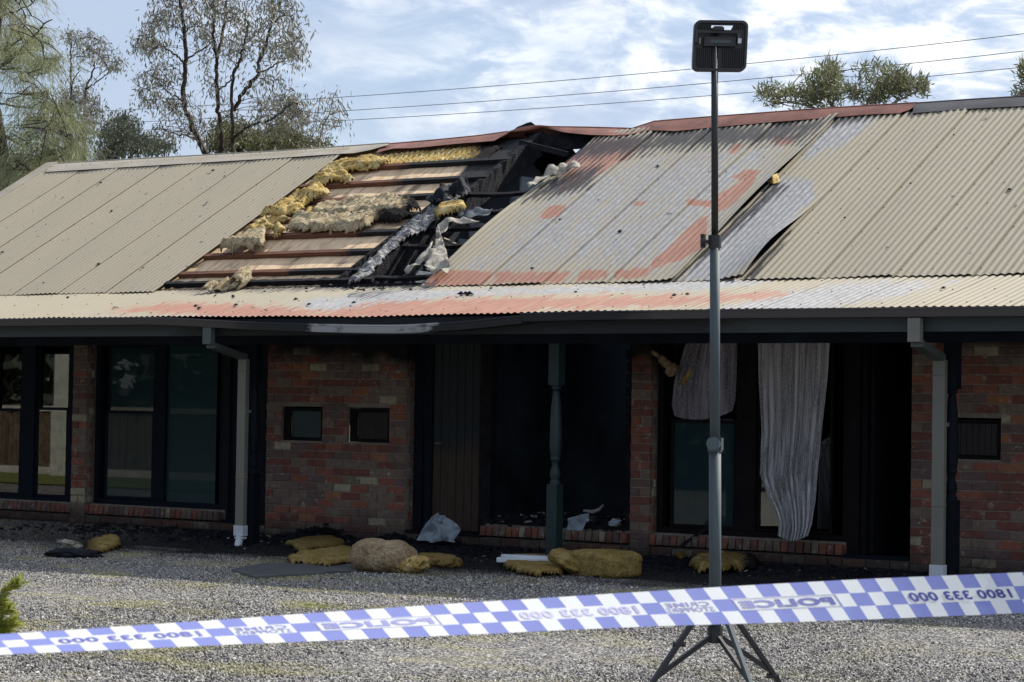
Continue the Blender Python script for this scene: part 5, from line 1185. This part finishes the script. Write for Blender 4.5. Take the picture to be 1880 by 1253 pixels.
# ------------------------------------------------------------------ trees, bushes, wires
def mesh_quads(name, V, mat, parent):
    """V: (n,4,3) quads"""
    n = len(V); me = bpy.data.meshes.new(name); me.vertices.add(n*4); me.vertices.foreach_set('co', V.reshape(-1).astype(np.float32)); me.loops.add(n*4); me.loops.foreach_set('vertex_index', np.arange(n*4, dtype=np.int32)); me.polygons.add(n); me.polygons.foreach_set('loop_start', np.arange(0, n*4, 4, dtype=np.int32)); me.update(calc_edges=True); me.validate(); return link(name, me, mat, parent)
def leaves(P, D, L_, Wd, rng):
    """leaf quads (rhombus) at P with direction D"""
    n = len(P); D = D/np.linalg.norm(D, axis=1, keepdims=True); S_ = np.cross(D, rng.normal(size=(n, 3))); S_ /= np.linalg.norm(S_, axis=1, keepdims=True)
    a = P; b = P+D*L_[:, None]*.45+S_*Wd[:, None]/2; c = P+D*L_[:, None]; d = P+D*L_[:, None]*.45-S_*Wd[:, None]/2; return np.stack([a, b, c, d], 1)
def P3(x, y, Y): return onY(x, y, Y)
def tree(name, label, cat, base_px, Y, limbs, clusters, mleaf, mbark, leaf=(.11, .022), hang=1.0, seed=0, needle=False, twig_r=.0052, spread=1.0, group=None):
    rng = np.random.default_rng(seed); b = P3(*base_px, Y); t = thing(name, label, cat, (b[0], b[1], 0), group); wood = MB(); nodes = []
    for pts, r0, r1, dy in limbs:
        P = [Vector(P3(x, y, Y+dy*i/len(pts))) for i, (x, y) in enumerate(pts)]
        fine = []
        for a, c in zip(P[:-1], P[1:]):
            for k in range(5): fine.append(a.lerp(c, k/5))
        fine.append(P[-1]); fine = [p+Vector(rng.normal(size=3)*.012) for p in fine]
        R_ = np.linspace(r0, r1, len(fine)); wood.tube(fine, list(R_), 7)
        nodes += [np.array(p) for p in fine]
    # trunk to the ground
    p0 = Vector(P3(*limbs[0][0][0], Y)); wood.tube([Vector((p0.x+.25, p0.y, -.1)), Vector((p0.x+.12, p0.y, p0.z*.5)), p0], [limbs[0][1]*1.5, limbs[0][1]*1.2, limbs[0][1]], 8)
    nodes = np.array(nodes); LV = []
    for (cx_, cy_, rx, ry, nt_, nl) in clusters:
        c0 = P3(cx_, cy_, Y); mx_ = abs(P3(cx_+rx, cy_, Y)-c0).max(); mz = abs(P3(cx_, cy_+ry, Y)-c0)[2]
        for _ in range(nt_):
            a = rng.uniform(0, 2*math.pi); r = rng.uniform(0, 1)**.5; tip = P3(cx_+rx*r*math.cos(a), cy_+ry*r*math.sin(a), Y+rng.normal()*.9*spread)
            d = np.linalg.norm((nodes-tip)*np.array([1, .6, 1]), axis=1)+np.maximum(0, (nodes[:, 2]-tip[2]))*.8; k = rng.choice(np.argsort(d)[:6]); s = nodes[k]
            mid = (s+tip)/2+np.array([0, 0, .10*np.linalg.norm(tip-s)])+rng.normal(size=3)*.06; ts = np.linspace(0, 1, 6)[:, None]; cur = (1-ts)**2*s+2*(1-ts)*ts*mid+ts**2*tip
            wood.tube([Vector(p) for p in cur], list(np.linspace(twig_r*1.6, twig_r*.5, 6)), 3, False); nodes = np.vstack([nodes, cur[3:5]])
            k = nl if needle or spread < 1 else int(nl*.66); tt = rng.uniform(.45, 1.0, k)
            if needle:
                # feathery drooping sprays
                for _s2 in range(4):
                    dirn = rng.normal(size=3)*np.array([.8, .8, .25])+np.array([0, 0, -.1]); dirn /= np.linalg.norm(dirn); ln = rng.uniform(.3, .75); q = np.linspace(0, 1, k)[:, None]
                    base = tip+dirn*ln*q+np.array([0, 0, -.25])*ln*q**2; Pn = base+rng.normal(size=(k, 3))*.03; Dn = dirn*.6+np.array([0, 0, -.85])+rng.normal(size=(k, 3))*.35
                    LV.append(leaves(Pn, Dn, rng.uniform(.10, .24, k), np.full(k, leaf[1]*1.25), rng))
            else:
                P = (1-tt[:, None])**2*s+2*(1-tt[:, None])*tt[:, None]*mid+tt[:, None]**2*tip+rng.normal(size=(k, 3))*.10*spread; D = rng.normal(size=(k, 3))*.55+np.array([0, 0, -hang]); LV.append(leaves(P, D, rng.uniform(.6, 1.25, k)*leaf[0], rng.uniform(.7, 1.2, k)*leaf[1], rng))
    wood.build('trunk', mbark, t, True); mesh_quads('crown', np.concatenate(LV), mleaf, t); return t
# tall sparse gum
g_l = [([(378, 284), (366, 259), (350, 224), (338, 190), (336, 167), (340, 130), (341, 93), (338, 58), (334, 23), (330, -5), (324, -60), (318, -110)], .058, .022, .4),
       ([(341, 118), (322, 100), (300, 88), (275, 74)], .02, .008, -.8), ([(338, 62), (352, 48), (368, 36)], .02, .008, .6), ([(340, 112), (362, 96), (384, 80), (400, 66)], .02, .008, .8), ([(337, 186), (318, 176), (300, 160), (285, 150)], .018, .007, .5),
       ([(366, 259), (345, 250), (320, 245), (300, 238)], .02, .008, -.6)]
g_c = [(290, 60, 38, 34, 30, 26), (262, 85, 20, 20, 14, 28), (310, 20, 40, 26, 22, 24), (300, 130, 40, 26, 26, 24), (265, 160, 26, 30, 18, 22), (300, 190, 42, 22, 20, 22), (360, 30, 30, 30, 18, 22), (375, 90, 22, 30, 10, 18), (350, 200, 30, 30, 14, 18), (330, 240, 50, 20, 16, 20), (380, 240, 20, 30, 10, 18), (320, -60, 40, 40, 26, 22), (300, -30, 30, 30, 16, 22), (345, -90, 36, 34, 20, 22)]
tree('gum_tree', 'tall dark trunked gum tree leaning left of the other bare stems', 'tree', (378, 284), 12, g_l, g_c, M_LGUM, M_BARK, (.12, .026), 1.0, 1)
g2_l = [([(408, 278), (406, 231), (400, 197), (398, 139), (398, 107), (392, 65), (393, 23), (393, -5), (396, -70)], .046, .018, -.3), ([(398, 107), (407, 69), (415, 28), (416, -2), (420, -60)], .035, .015, .6), ([(401, 168), (420, 150), (434, 128), (446, 104)], .018, .01, .4)]
g2_c = [(395, 10, 36, 30, 24, 24), (440, 20, 34, 30, 20, 22), (384, 60, 16, 26, 10, 20), (430, 90, 26, 30, 18, 20), (380, 120, 16, 22, 8, 18), (388, 160, 16, 16, 8, 16), (420, 200, 26, 20, 10, 16), (405, 60, 20, 40, 10, 18), (410, -50, 40, 40, 30, 22)]
tree('gum_tree', 'straight middle gum tree of the three, forking near the top of the photo', 'tree', (408, 278), 13, g2_l, g2_c, M_LGUM, M_BARK, (.12, .026), 1.0, 2)
g3_l = [([(428, 262), (427, 245), (426, 208), (427, 148), (431, 130), (443, 104), (450, 74), (456, 40)], .038, .013, -.4), ([(428, 204), (445, 171), (473, 139), (475, 116), (485, 90), (494, 60), (503, 32), (500, 0), (505, -50)], .038, .015, .6),
        ([(434, 250), (461, 229), (496, 222), (519, 204), (542, 185)], .025, .01, -.8), ([(476, 134), (500, 122), (525, 108), (548, 96)], .018, .008, .6), ([(503, 40), (525, 25), (545, 5)], .02, .008, .4)]
g3_c = [(455, 70, 30, 34, 20, 22), (520, 15, 36, 24, 22, 22), (535, 65, 26, 26, 20, 24), (550, 100, 22, 20, 16, 24), (500, 90, 28, 30, 18, 22), (500, 145, 26, 18, 14, 18), (470, 20, 30, 30, 18, 22), (535, 190, 28, 30, 30, 26), (500, 195, 28, 20, 18, 22), (555, 215, 22, 20, 18, 22), (480, 235, 40, 16, 16, 18), (450, 150, 26, 24, 10, 16), (505, -40, 42, 36, 28, 22)]
tree('gum_tree', 'right hand gum tree of the three, its limb bending out to the right', 'tree', (428, 262), 11, g3_l, g3_c, M_LGUM, M_BARK, (.12, .026), 1.0, 3)
tree('gum_sapling', 'wispy young gum beside the wires right of the gum trees', 'tree', (584, 262), 11, [([(586, 262), (592, 235), (605, 208), (614, 174), (618, 165)], .016, .006, .2), ([(596, 230), (575, 215), (566, 205)], .01, .005, .2), ([(602, 212), (625, 205), (638, 215)], .01, .005, .2)],
     [(605, 195, 24, 24, 12, 14), (625, 225, 14, 16, 9, 14), (585, 235, 26, 20, 12, 16), (612, 172, 12, 8, 4, 10)], M_LGUM, M_BARKP, (.11, .02), 1.1, 4)
# she-oak at the left
so_l = [([(20, 420), (12, 330), (4, 250), (-10, 180), (-15, 120), (0, 40), (5, -60)], .10, .05, .3), ([(-10, 130), (20, 108), (50, 80), (72, 55), (95, 35)], .035, .01, -.6), ([(-12, 125), (30, 128), (60, 140), (95, 130)], .02, .008, .6), ([(-5, 190), (30, 196), (60, 198), (90, 170)], .02, .008, -.4), ([(5, 250), (40, 268), (70, 250), (92, 225)], .025, .008, .5), ([(12, 330), (50, 300), (90, 285), (130, 268)], .025, .008, -.5), ([(0, 30), (30, 20), (55, 10), (80, -10)], .02, .008, .4), ([(-15, 120), (10, 90), (25, 50), (20, 0)], .02, .008, .4)]
so_c = [(15, 30, 30, 34, 20, 20), (30, 80, 34, 26, 20, 20), (10, 100, 24, 24, 16, 20), (60, 60, 24, 18, 7, 12), (95, 110, 24, 18, 16, 20), (88, 65, 22, 14, 7, 14), (45, 130, 36, 18, 12, 14), (25, 165, 36, 24, 10, 14), (80, 170, 26, 22, 14, 16), (100, 200, 24, 20, 16, 20), (115, 215, 22, 18, 16, 20), (40, 220, 40, 24, 16, 16), (70, 245, 40, 22, 16, 16), (120, 255, 26, 26, 22, 22), (60, 285, 50, 22, 22, 18), (15, 265, 28, 26, 14, 16), (20, 310, 34, 30, 26, 20), (60, 318, 40, 14, 14, 16), (130, 290, 18, 14, 12, 18), (10, -30, 40, 40, 26, 20), (60, -20, 26, 26, 10, 16)]
tree('sheoak_tree', 'feathery grey green she-oak filling the left edge above the roof end', 'tree', (20, 420), 10, so_l, so_c, M_LCAS, M_BARK, (.2, .0075), 1, 5, needle=True, twig_r=.009)
tree('gum_tree', 'small open crowned gum between the she-oak and the tall gums', 'tree', (128, 300), 15, [([(130, 300), (130, 220), (131, 165), (130, 120), (131, 80)], .04, .012, 0), ([(155, 300), (156, 166), (168, 138), (176, 112)], .035, .012, 0), ([(156, 166), (175, 152), (195, 138), (215, 128)], .018, .007, .3), ([(133, 150), (145, 132), (144, 118)], .014, .006, .2)],
     [(130, 65, 22, 10, 12, 20), (170, 78, 26, 16, 22, 20), (150, 105, 22, 18, 10, 16), (210, 115, 22, 18, 20, 20), (185, 100, 22, 14, 8, 14), (140, 175, 40, 24, 26, 26), (160, 205, 32, 26, 34, 28), (120, 190, 20, 30, 18, 24), (155, 240, 28, 26, 34, 28), (140, 280, 30, 24, 20, 24)], M_LGUM, M_BARK, (.12, .026), 1, 6)
def bush(name, label, basep, Y, clusters, mleaf, leaf, seed, hang=.6, cat='bush', mb=M_BARK, spread=.8, limbs=None):
    cx_ = basep[0]; limbs = limbs or [([(cx_, basep[1]), (cx_-10, basep[1]-40)], .04, .015, 0), ([(cx_, basep[1]-5), (cx_+30, basep[1]-35)], .03, .012, 0), ([(cx_, basep[1]-5), (cx_-45, basep[1]-25)], .03, .012, 0)]
    return tree(name, label, cat, basep, Y, limbs, clusters, mleaf, mb, leaf, hang, seed, twig_r=.007, spread=spread)
bush('gum_bush', 'drooping grey green bush right of the she-oak behind the ridge', (230, 305), 14, [(225, 230, 34, 24, 40, 30), (200, 260, 26, 24, 34, 30), (250, 262, 44, 20, 50, 30), (290, 270, 34, 14, 30, 26), (190, 285, 30, 16, 20, 26)], M_LDRK, (.11, .03), 11, .9)
bush('olive_bush', 'dense olive bush behind the foot of the two right gum trees', (440, 285), 15, [(425, 240, 40, 22, 70, 32), (400, 262, 30, 18, 44, 32), (470, 262, 40, 18, 60, 32), (530, 255, 38, 20, 60, 32), (520, 232, 24, 12, 24, 28), (560, 262, 34, 12, 34, 26), (590, 268, 26, 8, 16, 24)], M_LOLV, (.10, .028), 12, .7)
bush('undergrowth_bush', 'brown green thicket below the she-oak beside the gable', (60, 380), 16, [(40, 330, 60, 26, 70, 30), (100, 300, 46, 20, 50, 28), (20, 350, 40, 14, 40, 28), (10, 300, 30, 40, 50, 28)], M_LOLV, (.11, .025), 13, .7)
# right-hand wattle
bush('wattle_bush', 'pale green wattle top showing over the ridge right of the flood light', (1560, 215), 9, [(1420, 178, 34, 14, 13, 18), (1402, 170, 14, 14, 8, 22), (1468, 178, 34, 16, 17, 20), (1515, 145, 32, 30, 46, 26), (1540, 172, 34, 18, 20, 22), (1620, 140, 42, 28, 30, 22), (1655, 160, 20, 20, 18, 22), (1690, 160, 32, 14, 22, 24), (1600, 180, 34, 12, 22, 24), (1505, 185, 26, 8, 16, 24)], M_LRGT, (.115, .020), 14, -.45, spread=.45,
     limbs=[([(1560, 235), (1535, 205), (1520, 180), (1512, 150)], .03, .01, 0), ([(1555, 225), (1590, 195), (1610, 160), (1625, 130)], .025, .009, .3), ([(1545, 215), (1480, 195), (1430, 182)], .02, .008, 0), ([(1575, 215), (1640, 190), (1690, 165)], .02, .008, .2)], mb=M_BARKP)
bush('wattle_bush', 'sliver of wattle at the right edge of the photo', (1905, 215), 9, [(1890, 140, 24, 26, 26, 24), (1885, 180, 22, 12, 14, 22)], M_LRGT, (.115, .020), 15, -.45, spread=.45, limbs=[([(1905, 225), (1900, 180), (1895, 140)], .02, .008, 0)], mb=M_BARKP)
# wires
for i, pts in enumerate(([(231.7, 201.9), (575.8, 182.6), (660, 176.5), (1260, 128.3), (1374.5, 116.6), (1880, 62.5)], [(249, 224.7), (660, 202), (1260, 156.4), (1318, 151.7), (1880, 94.1)], [(250, 240), (660, 220), (1220, 182.6), (1869.6, 124.6)])):
    q = np.array(pts); c = np.polyfit(q[:, 0], q[:, 1], 2); Yw = 26+i*.5
    P = [Vector(onY(x, float(np.polyval(c, x)), Yw)) for x in np.linspace(-500, 2400, 60)]
    tag(MB().tube(P, .0085, 5).build('power_line', M_WIRE), ('topmost of the three overhead wires', 'middle of the three overhead wires', 'lowest of the three overhead wires')[i], 'power line', 'overhead wires behind the motel')

# ------------------------------------------------------------------ young conifer at the left edge, tufts of grass
def conifer():
    rng = np.random.default_rng(9); d = 6.2; P = lambda x, y, dd=0: CAM+ray(x, y)*(d+dd)
    b = P(-60, 1300); t = thing('conifer_shrub', 'bright green conifer shoots poking in at the lower left edge', 'shrub', (b[0], b[1], float(gz(b[0], b[1])))); wood = MB(); LV = []
    base = Vector((b[0], b[1], float(gz(b[0], b[1]))))
    for (pts, ln) in (([(-60, 1200), (-20, 1110), (10, 1085), (34, 1068)], 24), ([(-60, 1200), (-30, 1140), (-5, 1125), (18, 1118)], 30), ([(-60, 1220), (-20, 1165), (5, 1150), (26, 1142)], 26), ([(-60, 1240), (-30, 1185), (-5, 1165), (10, 1158)], 26), ([(-60, 1180), (-40, 1120), (-15, 1108), (4, 1104)], 26), ([(-60, 1240), (-40, 1180), (-20, 1150), (0, 1140)], 24)):
        Q = [base, *[Vector(P(x, y)) for x, y in pts]]; wood.tube(Q, [.02, .008, .006, .004, .002], 5)
        A = np.array(P(*pts[-2])); C_ = np.array(P(*pts[-1])); ax = (C_-A)/np.linalg.norm(C_-A); n = 150; tt = rng.uniform(-.5, 1.05, n); base_ = A+(C_-A)*tt[:, None]; rad = rng.normal(size=(n, 3)); rad -= (rad@ax)[:, None]*ax; rad /= np.linalg.norm(rad, axis=1, keepdims=True)
        LV.append(leaves(base_, ax*1.0+rad*.75, rng.uniform(.022, .042, n), np.full(n, .0042), rng))
    wood.build('stem', M_BARKP, t); mesh_quads('needles', np.concatenate(LV), M_LPINE, t)
conifer()
def tufts():
    rng = np.random.default_rng(12); LV = []
    for (x, y, n, r) in ((590, 1118, 90, .12), (575, 1120, 40, .08), (1000, 1180, 14, .05)):
        c = onZ(x, y, -.08); c[2] = gz(c[0], c[1]); P = c+rng.normal(size=(n, 3))*np.array([r, r*.5, 0]); D = rng.normal(size=(n, 3))*.7+np.array([0, 0, .7]); D[:, 2] = abs(D[:, 2]); LV.append(leaves(P, D, rng.uniform(.02, .05, n), np.full(n, .006), rng))
    # sparse low weeds in the gravel
    n = 5200; X = rng.uniform(-17, -4, n); Y = rng.uniform(-10.5, -4.9, n); k = np.array([mnoise.noise(Vector((x*.75, y*1.1, 3.3))) > .22 for x, y in zip(X, Y)]); X, Y = X[k], Y[k]
    P = np.stack([X, Y, gz(X, Y)], 1); n = len(P); D = rng.normal(size=(n, 3)); D[:, 2] = abs(D[:, 2])*.5+.3; LV.append(leaves(P, D, rng.uniform(.008, .022, n), np.full(n, .006), rng))
    me = mesh_quads('weeds', np.concatenate(LV), M_LPINE, None); me['kind'] = 'stuff'; tag(me, 'small green weeds growing through the gravel', 'weeds')
tufts()

# ------------------------------------------------------------------ behind the camera, mirrored in the window glass
def mirrored(x, y, k):   # point seen at (x,y) reflected in the plane of the panes, k times as far
    d = ray(x, y); p = CAM+d*(WY+.03-CAM[1])/d[1]; q = CAM+d*((WY+.03-CAM[1])/d[1])*k; return np.array([q[0], 2*(WY+.03)-q[1], q[2]])
rf = thing('brush_fence', 'brown brush fence mirrored in the left window panes', 'fence', (-34, -14.2, -.1)); mbf = MB(); rr = random.Random(3)
for i in range(420):
    x = -46+i*.055; mbf.bar((x, -14.2+rr.uniform(-.04, .04), -.1), (x+rr.uniform(-.04, .04), -14.2+rr.uniform(-.04, .04), 1.22+rr.uniform(-.05, .05)), .07, .06)
mbf.build('brush', simple('brown_brush', (.13, .10, .07), .9, .1, .5, 8), rf); MB().box(-46, -23, -14.25, -14.12, 1.16, 1.27).build('fence_rail', simple('pale_rail', (.45, .42, .36), .8), rf)
MB().box(-46, -23, -13.9, -13.75, -.12, .04).build('kerb', simple('pale_kerb', (.50, .47, .42), .8), rf)
po = MB().box(-33.0, -32.55, -13.6, -13.2, -.1, 4.2).build('veranda_column', simple('cream_column', (.44, .45, .39), .7)); tag(po, 'pale square column mirrored in the far left window', 'column')
gs = MB(); gs.add([(-48, -13.7, -.095), (-20, -13.7, -.095), (-20, -9.8, -.095), (-48, -9.8, -.095)], [(0, 1, 2, 3)]); gso = gs.build('lawn_strip', simple('lawn_green', (.15, .17, .05), .9, .1, .4, 9)); gso['kind'] = 'structure'
def far_tree(x, y, h, r, seed, lab, n=5200):
    rng = np.random.default_rng(seed); t = thing('garden_tree', lab, 'tree', (x, y, -.1), 'trees across the yard behind the camera'); MB().tube([(x, y, -.2), (x+.1, y, h*.35), (x+.3, y+.1, h*.65), (x+.5, y, h*.9)], [.22, .17, .11, .04], 9).build('trunk', simple('pale_gum_trunk', (.50, .47, .42), .8), t, True)
    P = rng.normal(size=(n, 3)); P /= np.linalg.norm(P, axis=1, keepdims=True); P *= rng.uniform(.2, 1, (n, 1))**.4*np.array([r, r, h*.5]); P += np.array([x, y, h*.52])+.4*np.sin(P*3.1); LV = leaves(P, rng.normal(size=(n, 3))+np.array([0, 0, -.6]), rng.uniform(.35, .7, n), rng.uniform(.16, .3, n), rng); mesh_quads('crown', LV, M_LDRK, t)
far_tree(-41, -17.5, 9, 3.4, 31, 'pale trunked tree behind the brush fence'); far_tree(-29, -20, 8, 3.2, 32, 'bushy tree at the end of the brush fence'); far_tree(-21.5, -19.5, 6.5, 3.3, 33, 'bushy tree mirrored beside the white curtain'); far_tree(-15.5, -23, 7, 3.3, 34, 'bushy tree behind the camera position'); far_tree(-50, -19, 9, 3.6, 35, 'farthest tree behind the brush fence'); far_tree(-35, -18, 8.5, 3.6, 36, 'middle tree behind the brush fence'); far_tree(-46, -22, 11, 4.2, 37, 'tallest tree behind the brush fence'); far_tree(-25, -24, 9, 3.8, 38, 'tree between the bushy ones behind the camera'); far_tree(-58, -24, 11, 4.5, 39, 'tree far along the yard behind the fence')
